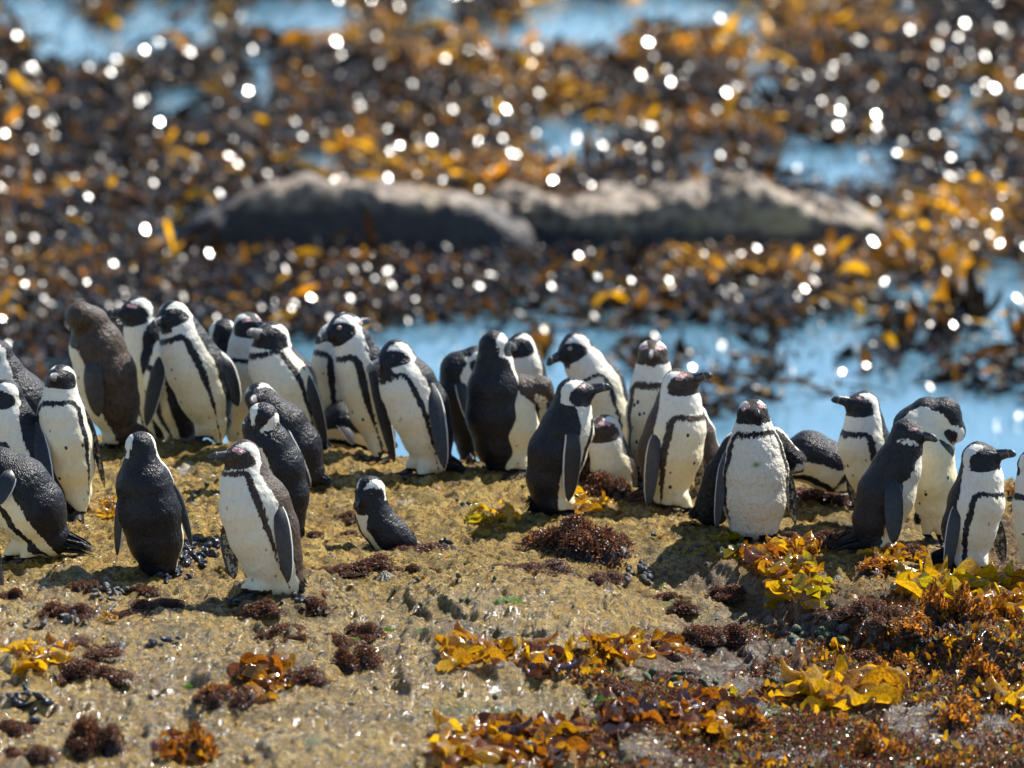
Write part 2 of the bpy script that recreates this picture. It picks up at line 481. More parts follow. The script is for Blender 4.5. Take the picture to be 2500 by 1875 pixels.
def build_kelp_bed():
    N = 82000
    D = 23.5 + (62 - 23.5) * rng.random(N) ** 0.8
    x = (rng.random(N) * 2 - 1) * (0.7 + D * 0.125)
    px, py = to_px(np.stack([x, D, 0 * x], 1))
    inb = (px > 415) & (px < 2200) & (py > 545) & (py < 655)
    k = kelp_here(px, py) & ~inb
    k |= ((px < -40) | (px > 2540) | (py < -30)) & (vnoise(x * .5, D * .3, 4) > -0.45) & (D > 30)
    x, D = x[k], D[k]; n = len(x)
    cl = fbm(x, D * 0.5, 1.1, 3, 300); cl2 = fbm(x, D * 0.5, 3.0, 2, 310)
    lift = 0.02 + 0.05 * np.clip(cl2 + 0.3, 0, 1) + 0.04 * rng.random(n)
    P = np.stack([x, D, lift], 1)
    L = 0.10 + 0.30 * rng.random(n) ** 2; Wd = 0.03 + 0.04 * rng.random(n)
    yaw = rng.random(n) * 6.283
    L = L * sstep(22, 36, D) ** 0.5; Wd = Wd * sstep(18, 36, D)
    V, F = ribbons(P, L, Wd, yaw, rng.normal(0, 0.33, n), rng.normal(0, 1.3, n), rng.normal(0, 0.7, n))
    u = rng.random(n)
    amb = sstep(0.02, 0.40, cl + 0.25 * cl2)
    pxx, pyy = to_px(P)
    amb = amb * sstep(820, 560, pyy) + 0.05 * (pyy > 600)
    col = np.where((u < np.where(pyy > 680, 0.02, 0.08) + 0.62 * amb)[:, None], np.where((rng.random(n) < 0.6)[:, None], AMBER, ORANGE),
                   np.where((u < 0.34 + 0.4 * amb)[:, None], BROWN, DARK))
    col = col * (0.6 + 0.7 * rng.random(n))[:, None]
    C = np.repeat(col, 12, 0)
    # small glossy kelp facets, added so the bed glints in the sun
    n2 = 235000
    kk = rng.integers(0, n, n2)
    P2 = P[kk] + np.stack([rng.normal(0, .12, n2), rng.normal(0, .2, n2), 0.03 + 0.07 * rng.random(n2)], 1)
    # most point anywhere; a share is tilted to mirror the sun towards the camera
    glint_tilt = rng.random(n2) < 0.13
    yw = np.where(glint_tilt, -0.87 + rng.normal(0, .30, n2), rng.random(n2) * 6.283); pt = np.where(glint_tilt, -0.65 + rng.normal(0, .24, n2), rng.normal(0, 0.55, n2))
    ro = np.where(glint_tilt, rng.normal(0, .24, n2), rng.normal(0, 0.45, n2)); cu = np.where(glint_tilt, 0, rng.normal(0, .4, n2))
    V2, F2 = ribbons(P2, 0.020 + 0.030 * rng.random(n2), 0.020 + 0.028 * rng.random(n2), yw, pt, cu, ro, 1, 0.0)
    mt = mat_kelp('kelp_glint_facet', (0.03, 0.015, 0.006), (0.03, 0.015, 0.006), rough=0.20, trans=0.15, scale=5, attr=True, spec=1.0, coat=0.0)
    tag(link('kelp_glints', mesh_np('kelp_glints', V2, F2, mt, False, dict(col=np.repeat(col[kk] * 0.6, 4, 0)))), 'small glossy facets added over the kelp bed to glint in the sun', 'kelp bed', kind='stuff')
    m = mat_kelp("floating_kelp", (0.1, 0.05, 0.02), (0.1, 0.05, 0.02), rough=0.5, trans=0.5, scale=5, attr=True, tmul=2.0, spec=0.12, coat=0.0)
    o = link("kelp_bed", mesh_np("kelp_bed", V, F, m, True, dict(col=C)))
    tag(o, "dense bed of brown and amber kelp fronds floating on the sea", 'kelp bed', kind='stuff')
    return m
MK_BED = build_kelp_bed()

def standing_fronds():
    """single fronds that stick out of the open water on the right"""
    spots = [(1655, 905, 60, 30), (1665, 860, 20, 60), (1880, 850, 26, 75), (1560, 880, 26, 60), (1770, 930, 60, 40), (1830, 960, 60, 30), (2110, 905, 40, 70),
             (2190, 860, 34, 110), (2230, 800, 40, 90), (2290, 850, 50, 120), (2330, 780, 60, 110), (2370, 790, 40, 130), (2320, 930, 60, 60), (2440, 900, 40, 60),
             (2480, 930, 60, 50), (2430, 960, 50, 30), (2380, 950, 60, 26), (1700, 975, 50, 30), (1745, 1010, 30, 50), (2030, 965, 60, 14), (1335, 860, 26, 90),
             (2065, 880, 20, 40), (1930, 930, 50, 26), (2500, 850, 26, 120)]
    where = ["near the brown penguin's upturned bill", "upright behind the brown penguin", "tall and black, beyond the resting penguin",
             "dark behind the small front-facing penguin", "ragged, beyond the stocky penguin's head", "flat beyond the stocky penguin", "lumpy, above the bill of the white-browed penguin",
             "tall, left of the largest frond group", "hanging, beneath the dense kelp edge", "tall dark, right of centre of the open water", "broad black, under the kelp edge at right",
             "pointed black, hanging lowest at right", "spiky, above the curled preening penguin", "small, above the right-hand penguin", "low amber, near the right edge of the sea",
             "thin, floating above the right-hand penguin", "flat amber, above the preening arch", "orange, left of the stocky penguin's head", "small, touching the stocky penguin's shoulder line",
             "thin line, floating above the dark resting penguin", "vertical, beside the open bill of the leaning penguin", "tiny, alone in open water", "low, right of the stocky penguin", "tall, cut by the right edge"]
    for k, ((px, py, w, h), wh) in enumerate(zip(spots, where)):
        b = on_plane(px, py, 0)
        s = b[1] / FPX
        n = max(5, int(w / 6))
        P = np.stack([(rng.random(n) - .5) * w * s * 0.7, (rng.random(n) - .5) * 0.2, np.full(n, -0.01)], 1)
        L = h * s * (0.6 + 0.6 * rng.random(n)); Wd = 0.035 + 0.05 * rng.random(n)
        V, F = ribbons(P, L, Wd, rng.random(n) * 6.28, rng.normal(1.25 if h > 40 else 0.3, 0.35, n), rng.normal(0, 1.0, n), rng.normal(0, .5, n), 6)
        u = rng.random(n)
        col = np.where((u < 0.08)[:, None], ORANGE, np.where((u < 0.3)[:, None], BROWN, DARK))
        o = link("kelp_frond", mesh_np("kelp_frond", V, F, MK_BED, True, dict(col=np.repeat(col, 14, 0))), None, tuple(b))
        tag(o, "dark kelp frond in the blue water, " + wh, 'kelp', 'kelp fronds rising from the open water')
standing_fronds()
# ------------------------------------------------------------------ penguins
def unit(v):
    v = np.asarray(v, float); return v / (np.linalg.norm(v) + 1e-12)

def sd_cone(P, a, b, ra, rb):
    ab = b - a; L2 = float(ab @ ab) + 1e-12
    t = np.clip(((P - a) @ ab) / L2, 0, 1)
    q = P - a - t[..., None] * ab
    return np.sqrt((q * q).sum(-1)) - (ra + (rb - ra) * t)

def smin(a, b, k):
    h = np.clip(0.5 + 0.5 * (b - a) / k, 0, 1)
    return b * (1 - h) + a * h - k * h * (1 - h)

def surface_nets(f, org, h):
    nx, ny, nz = f.shape
    ins = f < 0
    c = np.zeros((nx - 1, ny - 1, nz - 1), np.int8)
    for i in (0, 1):
        for j in (0, 1):
            for k in (0, 1):
                c += ins[i:nx - 1 + i, j:ny - 1 + j, k:nz - 1 + k]
    act = (c > 0) & (c < 8)
    I = np.argwhere(act)
    idx = -np.ones(act.shape, np.int64); idx[act] = np.arange(len(I))
    acc = np.zeros((len(I), 3)); cnt = np.zeros(len(I))
    E = []
    for ax in range(3):
        o = [a for a in range(3) if a != ax]
        for p in (0, 1):
            for q in (0, 1):
                s = [0, 0, 0]; s[o[0]] = p; s[o[1]] = q
                e = list(s); e[ax] = 1
                E.append((np.array(s), np.array(e)))
    for s, e in E:
        A = I + s; B = I + e
        fa = f[A[:, 0], A[:, 1], A[:, 2]]; fb = f[B[:, 0], B[:, 1], B[:, 2]]
        m = (fa < 0) != (fb < 0)
        t = fa[m] / (fa[m] - fb[m])
        acc[m] += A[m] + t[:, None] * (e - s); cnt[m] += 1
    V = org + h * acc / cnt[:, None]
    Fs = []
    for ax in range(3):
        o1, o2 = (ax + 1) % 3, (ax + 2) % 3
        a = [slice(None)] * 3; b = [slice(None)] * 3
        a[ax] = slice(0, -1); b[ax] = slice(1, None)
        fa, fb = ins[tuple(a)], ins[tuple(b)]
        cr = np.argwhere(fa != fb)
        ok = (cr[:, o1] > 0) & (cr[:, o2] > 0) & (cr[:, o1] < f.shape[o1] - 1) & (cr[:, o2] < f.shape[o2] - 1)
        cr = cr[ok]
        sgn = fa[cr[:, 0], cr[:, 1], cr[:, 2]]
        q = []
        for d1, d2 in ((1, 1), (0, 1), (0, 0), (1, 0)):
            g = cr.copy(); g[:, o1] -= d1; g[:, o2] -= d2
            q.append(idx[g[:, 0], g[:, 1], g[:, 2]])
        q = np.stack(q, 1)
        q[~sgn] = q[~sgn][:, ::-1]
        Fs.append(q)
    return V, np.concatenate(Fs)

BLACK = mat_feather("black_and_white_plumage", (0.0055, 0.006, 0.0085), (0.013, 0.014, 0.019))
BROWNM = mat_feather("faded_brown_and_white_plumage", (0.026, 0.017, 0.012), (0.060, 0.039, 0.027), gloss=0.5)
SHAGGY = mat_feather("shaggy_moulting_plumage", (0.008, 0.008, 0.009), (0.028, 0.024, 0.022), white=(0.84, 0.80, 0.70), cream=(0.80, 0.72, 0.56), gloss=0.55, shag=2.6, edge=0.65)
JUV = mat_feather("grey_brown_juvenile_plumage", (0.030, 0.020, 0.014), (0.070, 0.049, 0.035), gloss=0.45, edge=0.7)
DARKJ = mat_feather("dark_slate_juvenile_plumage", (0.010, 0.010, 0.012), (0.022, 0.020, 0.022), gloss=0.5, edge=0.7)
PLUM = dict(black=BLACK, brown=BROWNM, shaggy=SHAGGY, juv=JUV, darkjuv=DARKJ)
BILL = mat_simple("horny_bill", (0.012, 0.012, 0.015), (0.045, 0.045, 0.05), 90, 0.35, 0.5, 0.001, 0.3)
BAND = mat_simple("pale_bill_band", (0.07, 0.07, 0.072), (0.22, 0.22, 0.21), 200, 0.45)
BILLG = mat_simple("grey_bill", (0.10, 0.10, 0.105), (0.26, 0.26, 0.26), 120, 0.45, 0.6, 0.0012)
EYE = mat_simple("dark_eye", (0.02, 0.012, 0.01), (0.03, 0.018, 0.012), 10, 0.08, 0, 0.001, 1.0)
EYER = mat_simple("pale_eye_ring", (0.35, 0.26, 0.23), (0.45, 0.35, 0.30), 100, 0.5)
FOOTM = mat_simple("black_webbed_foot", (0.016, 0.015, 0.018), (0.075, 0.060, 0.062), 55, 0.42, 0.8, 0.003)
CLAW = mat_simple("claw", (0.02, 0.02, 0.02), (0.06, 0.055, 0.05), 55, 0.35)

def mat_flipper(name, dark, dark2):
    s = NT(name); v = s.pos()
    n = s.noise(v, 70, 4, 0.65); n2 = s.noise(v, 260, 2)
    d = s.math('ADD', s.attr('d'), s.math('MULTIPLY', s.math('SUBTRACT', n, 0.5), s.math('ADD', 0.25, s.math('MULTIPLY', s.attr('mot'), 4.2))))
    m = s.ss(d, -0.08, 0.08)
    c = s.mix(m, s.mix(s.attr('mot'), (0.74, 0.72, 0.68), (0.42, 0.37, 0.27)), s.mix(s.ss(n, 0.35, 0.65), dark, dark2))
    return s.done(c, 0.42, s.bump(n2, 0.5, 0.0012), Sheen_Weight=0.15)
FLIP = dict(black=mat_flipper("black_flipper", (0.009, 0.011, 0.015), (0.022, 0.025, 0.032)),
            brown=mat_flipper("brown_flipper", (0.022, 0.019, 0.020), (0.048, 0.038, 0.034)))

def sweep_part(rings, close=True):
    """rings: (n,m,3) -> verts, faces with caps"""
    rings = np.asarray(rings); n, m, _ = rings.shape
    V = rings.reshape(-1, 3)
    F = []
    for i in range(n - 1):
        for j in range(m):
            k = (j + 1) % m
            F.append((i * m + j, i * m + k, (i + 1) * m + k, (i + 1) * m + j))
    F.append(tuple(range(m))[::-1]); F.append(tuple((n - 1) * m + j for j in range(m)))
    return V, F

def penguin(S):
    sp = S['sp']; style = S.get('style', 'black'); adult = style in ('black', 'brown', 'shaggy')
    if 'D' in S:
        D = S['D']
    else:
        g = ground(*S['base']); D = g[1] + S.get('back', 0.05)
    scl = D / (FPX * math.cos(PITCH))
    def P3(x, y, w=0.0):
        return at(x, y, D - w * scl)
    pts = np.array([P3(q[0], q[1], q[3] if len(q) > 3 else 0) for q in sp])
    rad = np.array([q[2] for q in sp]) * scl
    yaw = R(S['yaw'])
    bx, by = S.get('base', (sp[0][0], sp[0][1] + sp[0][2]))
    bp = P3(bx, by); gz = float(ZT(bp[0], bp[1]))
    org = np.array([bp[0], bp[1], gz])
    Fb = np.array([math.sin(yaw), -math.cos(yaw), 0.0])
    # head frame
    hc, hr = pts[-1], rad[-1]
    tx, ty = S['tip'][:2]; sg = S['tip'][2] if len(S['tip']) > 2 else 1
    BL = S.get('bl', 2.28)
    L = BL * sp[-1][2]
    d2 = math.hypot(tx - sp[-1][0], ty - sp[-1][1])
    w = math.sqrt(max(0, L * L - d2 * d2)) * sg
    tip = P3(tx, ty, (sp[-1][3] if len(sp[-1]) > 3 else 0) + w)
    Hf = unit(tip - hc)
    bl = max(np.linalg.norm(tip - hc), BL * hr * 0.97)
    tip = hc + Hf * bl
    nk = pts[-2]
    upg = S.get('up')
    Hu = np.array(upg, float) if upg else (hc - nk)
    if not upg: Hu = unit(Hu) + np.array([0, 0, 0.8])
    Hu = unit(Hu - Hf * (Hu @ Hf))
    Hs = np.cross(Hf, Hu)

    # ---- signed distance
    prims = [(pts[i], pts[i + 1], rad[i], rad[i + 1]) for i in range(len(pts) - 1)]
    feet = []
    sd_up = np.array([0, 0, 1.0])
    for fx, fy in S.get('feet', []):
        fp = P3(fx, fy); fy_ = fp[1]
        gg = ground(fx, fy) if S.get('footray', True) and 'D' not in S else None
        if gg is not None and abs(gg[1] - D) < 0.16: fp = gg.copy()
        else:
            fp = np.array([fp[0], D - 0.02, 0.0]); fp[2] = ZT(fp[0], fp[1])
        feet.append(fp)
    h = 0.0050
    lo = (pts - rad[:, None]).min(0) - 0.02; hi = (pts + rad[:, None]).max(0) + 0.02
    for fp in feet: lo = np.minimum(lo, fp - 0.02); hi = np.maximum(hi, fp + 0.02)
    bbp = hc + Hf * hr * 1.2
    lo = np.minimum(lo, bbp - hr); hi = np.maximum(hi, bbp + hr)
    n3 = np.ceil((hi - lo) / h).astype(int) + 1
    G = np.stack(np.meshgrid(*[lo[a] + h * np.arange(n3[a]) for a in range(3)], indexing='ij'), -1)
    hipc = pts[0]
    def sdf(Q):
        f = None
        for i, (a, b, ra, rb) in enumerate(prims):
            dd = sd_cone(Q, a, b, ra, rb)
            f = dd if f is None else smin(f, dd, 0.018)
        hd = sd_cone(Q, hc + Hu * hr * 0.02, hc + Hf * hr * 0.55 - Hu * hr * 0.10, hr, hr * 0.66)
        hd = smin(hd, sd_cone(Q, hc + Hf * hr * 0.55 - Hu * hr * 0.08, hc + Hf * hr * 1.0 - Hu * hr * 0.12, hr * 0.60, hr * 0.38), 0.012)
        f = smin(f, hd, 0.012)
        for fp in feet:
            top = hipc * 0.55 + np.array([fp[0], fp[1], hipc[2]]) * 0.45
            top = top + np.array([0, 0, -rad[0] * 0.1])
            an = fp + np.array([0, 0, 0.022])
            f = smin(f, sd_cone(Q, top, an * 0.55 + top * 0.45, min(rad[0] * 0.62, 0.036), 0.026), 0.022)
            f = smin(f, sd_cone(Q, an * 0.55 + top * 0.45, an, 0.026, 0.015), 0.012)
        return f
    V, F = surface_nets(sdf(G).astype(np.float32), lo, h)
    # project onto the surface
    e = 0.0015
    for _ in range(2):
        f0 = sdf(V)
        g = np.stack([sdf(V + np.eye(3)[a] * e) - f0 for a in range(3)], 1) / e
        gn = g / (np.linalg.norm(g, axis=1, keepdims=True) + 1e-9)
        V = V - gn * np.clip(f0, -0.004, 0.004)[:, None]
    nz = fbm(V[:, 0] * 1 + V[:, 1] * .7, V[:, 2] + V[:, 1], 55, 2, 11)
    nz2 = fbm(V[:, 0] - V[:, 1], V[:, 2] * 0.8 - V[:, 1], 130, 1, 13)
    sh = 2.2 if style == 'shaggy' else 1.0
    V = V + gn * ((0.0011 * nz + 0.0006 * nz2) * sh)[:, None]

    # ---- colour fields
    seg = np.diff(pts, axis=0); sl_ = np.linalg.norm(seg, axis=1); cum = np.concatenate([[0], np.cumsum(sl_)])
    ns = 44; us = np.linspace(0, cum[-1], ns)
    Cs = np.stack([np.interp(us, cum, pts[:, k]) for k in range(3)], 1); Rs = np.interp(us, cum, rad)
    Cp = np.pad(Cs, ((3, 3), (0, 0)), mode='edge')
    for q_ in range(3):
        Cp[0], Cp[1], Cp[2] = 2 * Cs[0] - Cs[3], 2 * Cs[0] - Cs[2], 2 * Cs[0] - Cs[1]
        Cp[-1], Cp[-2], Cp[-3] = 2 * Cs[-1] - Cs[-4], 2 * Cs[-1] - Cs[-3], 2 * Cs[-1] - Cs[-2]
    Cs = sum(Cp[k:k + ns] for k in range(7)) / 7
    As = np.gradient(Cs, axis=0)
    dd = np.linalg.norm(V[:, None] - Cs[None], axis=2) - Rs[None]
    wt = np.exp(-(dd - dd.min(1, keepdims=True)) / 0.0035); wt /= wt.sum(1, keepdims=True)
    s_ = wt @ us; C = wt @ Cs; RR = wt @ Rs
    A = wt @ As; A /= np.linalg.norm(A, axis=1, keepdims=True)
    sn, sh_ = cum[-2], cum[-1]
    wh = sstep(sn - 0.2 * (sh_ - sn), sh_, s_)[:, None]
    Fv = Fb[None] * (1 - wh) + Hf[None] * wh
    if 'fw' in S:
        fw = np.array(S['fw'], float)
        if fw.ndim == 1: fw = np.tile(fw, (len(pts), 1))
        Fv = np.stack([np.interp(s_, cum, fw[:, k]) for k in range(3)], 1)
    Fv = Fv - A * (Fv * A).sum(1, keepdims=True); Fv /= (np.linalg.norm(Fv, axis=1, keepdims=True) + 1e-9)
    Sv = np.cross(A, Fv)
    q = V - C
    phi = np.abs(np.arctan2((q * Sv).sum(1), (q * Fv).sum(1)))
    rc = np.maximum(RR, 0.02) * 100       # cm
    scm = s_ * 100
    ci = S.get('ci', len(sp) - 3)          # index of the chest point
    s0 = (cum[ci] + S.get('bandoff', 0.32) * (cum[ci + 1] - cum[ci])) * 100
    snc = sn * 100
    # black back
    phib = np.interp(scm, [0, s0 * 0.5, s0 - 2, snc + 1.0, sh_ * 100], [R(S.get('pb', 90)) + 0.06, R(S.get('pb', 90)), R(93), R(S.get('pn', 112)), R(S.get('pn', 112) + 6)])
    d = (phi - phib) * rc
    if adult and S.get('band', True):
        X = phi * rc; Y = scm - s0
        Xc = R(S.get('pbd', 60)) * rc; rr = 2.6
        bx_ = X - Xc + rr; by_ = Y + rr
        sdb = np.minimum(np.maximum(bx_, by_), 0) + np.sqrt(np.maximum(bx_, 0) ** 2 + np.maximum(by_, 0) ** 2) - rr
        hw = np.interp(Y, [-24, -17, -6, -2, 0.3], [0.2, 0.8, 1.3, 1.1, 0.66]) * S.get('bw', 1.0)
        d = np.maximum(d, hw - np.abs(sdb))
    if not adult:
        phj = np.interp(scm, [0, s0 - 6, s0 + 1, snc], [R(96), R(84), R(60), R(10)])
        d = np.maximum(d, (phi - phj) * rc)
        d = np.maximum(d, (scm - (s0 + 2.0)) * 1.0)
    # head
    hq = (V - hc) / hr
    hx, hy, hz = hq @ Hf, np.abs(hq @ Hs), hq @ Hu
    hrc = hr * 100
    if adult:
        mk = (1 - np.sqrt(((hx - 0.84) / 1.09) ** 2 + ((hz + 0.17) / 0.76) ** 2)) * hrc * 0.75
        mk = np.maximum(mk, (hx - 1.05) * hrc)
        ang = np.degrees(np.arctan2(hz, hx))
        ang = np.where(ang < -100, ang + 360, ang)
        wc = np.interp(ang, [10, 30, 60, 90, 150, 180, 250], [0.14, 0.22, 0.36, 0.48, 0.72, 0.88, 0.92])
        cr = np.where(ang > 8, (wc - hy) * hrc, -2.0)
        dh = np.maximum(mk, cr)
    else:
        pale = (1 - np.sqrt(((hx - 0.35) / 0.75) ** 2 + ((hz + 0.58) / 0.44) ** 2)) * hrc
        dh = 1.2 - 1.45 * np.clip(pale * 1.6, 0, 1) * (hy > 0.25)
    rh = np.sqrt(hx ** 2 + hy ** 2 + hz ** 2)
    wH = sstep(1.40, 1.18, rh) if len(sp) > 2 else np.ones(len(V))
    wH = np.maximum(wH, sstep(0.9, 1.0, hx) * (rh < 2.2) * (np.abs(hz) < 1))
    d = np.clip(d, -1.3, 1.3) * (1 - wH) + np.clip(dh, -1.3, 1.3) * wH
    pk = -np.ones(len(V))
    if S.get('pink', 0.0) > 0.22:
        k_ = S.get('pink', 0.2)
        pk = (1 - np.sqrt(((hx - 0.72) / (0.12 + 0.22 * k_)) ** 2 + ((hz - 0.40) / (0.06 + 0.10 * k_)) ** 2)) * (0.9 if k_ > .5 else .5)
        pk = np.where((hy > 0.25) & (rh < 1.5), pk, -1)
    # dark flecks round the legs / vent
    lowf = sstep(2.2, 0.0, scm) * 0.5
    ank = np.zeros(len(V))
    for fp in feet:
        dz = V[:, 2] - fp[2]; dxy = np.hypot(V[:, 0] - fp[0], V[:, 1] - fp[1])
        d = np.where((dz < 0.020) & (dxy < 0.05), 1.0, d)
    cr_ = sstep(0.9, 0.2, s_ / cum[-1]) * S.get('cream', 0.9) + 0.1
    sp_ = sstep(0.93, 0.80, s_ / (s0 / 100)) * (phi < R(62)) * (1 - wH) * S.get('spots', 1.0)
    gn_ = np.zeros(len(V))
    if 'stain' in S:
        st = P3(*S['stain'])
        gn_ = np.exp(-(((V[:, 0] - st[0]) / 0.013) ** 2 + ((V[:, 2] - st[2]) / 0.009) ** 2)) * (V[:, 1] < D)
    root = empty("penguin", org)
    tag(root, S['label'], 'penguin', 'penguins crowded on the rock')
    mat = PLUM[style]
    link("body", mesh_np("body", V - org, F, mat, True, dict(d=d, pk=pk, cr=cr_, sp=sp_, gn=gn_)), root)

    # ---- bill
    b0 = hc + Hf * hr * 0.90 - Hu * hr * 0.10
    n = 12; m = 12; rings = []; T = np.linspace(0, 1, n)
    Lb = bl - 0.90 * hr
    for t in T:
        dp = Hf * Lb * t
        drop = -Hu * hr * (0.20 * t ** 3)
        hh = hr * np.interp(t, [0, .25, .55, .78, .92, 1], [.42, .35, .285, .265, .19, .04])
        ww = hr * np.interp(t, [0, .25, .55, .78, .92, 1], [.27, .21, .16, .14, .11, .03])
        a = np.linspace(0, 2 * np.pi, m, endpoint=False)
        ca, sa = np.cos(a), np.sin(a)
        hs = np.where(sa > 0, hh * 1.05, hh * 0.9)
        groove = 1 - 0.13 * np.exp(-((sa + 0.12) / 0.16) ** 2)
        rings.append(b0 + dp + drop + (ca * groove * ww)[:, None] * Hs[None] + (sa * hs)[:, None] * Hu[None])
    Vb, Fb_ = sweep_part(rings)
    bo = link("bill", mesh_np("bill", Vb - org, Fb_, BILLG if S.get('greybill') else BILL, True), root)
    if adult or style == 'darkjuv':
        a0 = 6.6 / (n - 1); rr_ = []
        for t in (0.66, 0.70, 0.74):
            k0 = t * (n - 1); i0 = int(k0); fr = k0 - i0
            r_ = rings[i0] * (1 - fr) + rings[i0 + 1] * fr
            c_ = r_.mean(0); rr_.append(c_ + (r_ - c_) * 1.03 - Hu * 0)
        Vn, Fn = sweep_part(rr_)
        link("bill_band", mesh_np("bill_band", Vn - org, Fn, BAND, True), bo)
    # ---- eyes
    for sgn in (-1, 1):
        dirn = unit(Hs * sgn * 1.0 + Hf * 0.12 + Hu * 0.10)
        st = hc + Hf * hr * 0.56 + Hu * hr * 0.20
        tt = np.linspace(0, 1.6 * hr, 60)
        L_ = st[None] + dirn[None] * tt[:, None]
        fv = sdf(L_)
        k = np.argmax(fv > 0)
        ec = L_[k]
        for nm, rr0, off, mt in (("eye_ring", 0.20, -0.06, EYER), ("eye", 0.12, -0.015, EYE)):
            if nm == "eye_ring" and not S.get('eyering'): continue
            th = np.linspace(0.12, np.pi - 0.12, 7)
            rg = []
            up2 = unit(np.cross(dirn, Hf)); fw2 = np.cross(up2, dirn)
            for t in th:
                a = np.linspace(0, 2 * np.pi, 10, endpoint=False)
                rg.append(ec + dirn * hr * (off + rr0 * 0.6 * math.cos(t)) + hr * rr0 * math.sin(t) * (np.cos(a)[:, None] * fw2 + np.sin(a)[:, None] * up2 * 0.75))
            Ve, Fe = sweep_part(rg[::-1])
            link(nm, mesh_np(nm, Ve - org, Fe, mt, True), root)

    # ---- flippers   (side, shoulder x,y, tip x,y, width px[, w_shoulder, w_tip])
    flm = FLIP['brown' if style in ('brown', 'juv') else 'black']
    for fl in S.get('fl', []):
        side, shx, shy, tx_, ty_, wd = fl[:6]
        axis = unit(pts[-2] - pts[0])
        Fo = unit(Fb - axis * (Fb @ axis)); So = np.cross(axis, Fo)      # points to the bird's left side (+) or right
        So = So * side
        toward = -So[1]                       # how far the outer side faces the camera
        face = fl[8] if len(fl) > 8 else 'o'
        toc = np.array([0, -1.0, 0])
        if len(fl) > 6: w0, w1 = fl[6], fl[7]
        else:
            ws = []
            for t in (0.06, 0.3, 0.55, 0.8):
                ww = np.arange(140, -100, -3.0)
                Q = np.array([P3(shx + (tx_ - shx) * t, shy + (ty_ - shy) * t, q_) for q_ in ww])
                k_ = np.argmax(sdf(Q) < 0.004)
                ws.append(ww[k_] if sdf(Q).min() < 0.004 else None)
            ok_ = [(t, w_) for t, w_ in zip((0.06, 0.3, 0.55, 0.8), ws) if w_ is not None]
            if len(ok_) >= 2:
                w0 = ok_[0][1]
                w1 = max([w0 + (w_ - w0) / t for t, w_ in ok_[1:]])
                w1 = min(w1, w0 + 60)
                w0 += 3; w1 += 5
            else:
                w0 = w1 = toward * max(q[2] for q in sp[:-2]) * 0.8
        ext = 0.14 if len(fl) <= 6 else 0.05
        A0 = P3(shx - (tx_ - shx) * ext, shy - (ty_ - shy) * ext, w0 - (w1 - w0) * ext - (7 if len(fl) <= 6 else 0)); B0 = P3(tx_, ty_, w1)
        ax = unit(B0 - A0); Lf = np.linalg.norm(B0 - A0)
        if len(fl) > 6: nv_ = So * 0.55 + toc * (0.9 if face == 'o' else -0.9)
        else: nv_ = So + toc * 0.9
        nrm = unit(nv_ - ax * (nv_ @ ax))
        wdir = np.cross(ax, nrm)              # towards the trailing or leading edge
        if wdir @ Fb > 0: lead = 1
        else: lead = -1
        hwid = wd * scl * 0.5
        nu_, mv = 16, 14; rg = []; dd_ = []; mm_ = []
        for i in range(nu_):
            t = i / (nu_ - 1)
            wv = hwid * np.interp(t, [0, .08, .2, .38, .6, .8, .92, .98, 1], [.20, .46, .78, .98, .96, .76, .50, .26, .08])
            th = hwid * np.interp(t, [0, .3, .8, 1], [.34, .20, .13, .03])
            bow = nrm * (hwid * (0.22 if len(fl) <= 6 else 0.1) * math.sin(math.pi * t)) - wdir * lead * hwid * 0.25 * (t * t - 0.3 * t)
            c_ = A0 + ax * Lf * t + bow - nrm * hwid * 0.9 * max(0, 1 - t / 0.28) ** 1.3
            for j in range(mv):
                a = 2 * math.pi * j / mv
                u_, v_ = math.cos(a), math.sin(a)
                shp = th * (1 - 0.5 * max(0, -u_ * lead))
                rg.append(c_ + wdir * wv * u_ + nrm * shp * v_)
                outer = v_ > -0.05
                trail = -u_ * lead
                dd_.append((1.0 if trail < 0.88 or style in ('juv', 'darkjuv') else -0.3) if outer else (0.9 if trail < -0.75 else 0.05))
                mm_.append(0.0 if outer else 1.0)
        rg = np.array(rg).reshape(nu_, mv, 3)
        Vf, Ff = sweep_part(rg)
        link("flipper", mesh_np("flipper", Vf - org, Ff, flm, True, dict(d=np.array(dd_), mot=np.array(mm_))), root)

    # ---- feet
    for k, fp in enumerate(feet):
        fyaw = S.get('footyaw', S['yaw']); a0 = R(fyaw) + (0.18 if k else -0.18)
        fd = np.array([math.sin(a0), -math.cos(a0), 0]); sd = np.array([fd[1], -fd[0], 0]) * -1
        Lf = 0.082
        toes = []
        Vt, Ft = [], []
        # web sheet
        fan = []
        for i, an in enumerate(np.linspace(-0.42, 0.42, 7)):
            dr = fd * math.cos(an) + sd * math.sin(an)
            ln = Lf * (0.93 if i % 3 == 0 else (0.84 if i in (1, 5) else 0.86)) if i != 3 else Lf
            fan.append((dr, ln, i % 3 == 0))
        ring = []
        for s__ in (0.0, 0.35, 0.7, 1.0):
            row = []
            for dr, ln, toe in fan:
                p = fp - fd * 0.012 + dr * ln * s__
                p = p.copy(); hgt = (0.013 if toe else 0.007) * (1 - 0.65 * s__) + 0.001
                p[2] = max(float(ZT(p[0], p[1])), fp[2] - 0.012) + hgt
                row.append(p)
            ring.append(row)
        top = np.array(ring)                   # 4 x 7
        bot = top.copy(); bot[..., 2] -= 0.010
        nT = 28; Vt = np.concatenate([top.reshape(-1, 3), bot.reshape(-1, 3)])
        for i in range(3):
            for j in range(6):
                a_ = i * 7 + j
                Ft.append((a_, a_ + 1, a_ + 8, a_ + 7)); Ft.append((nT + a_, nT + a_ + 7, nT + a_ + 8, nT + a_ + 1))
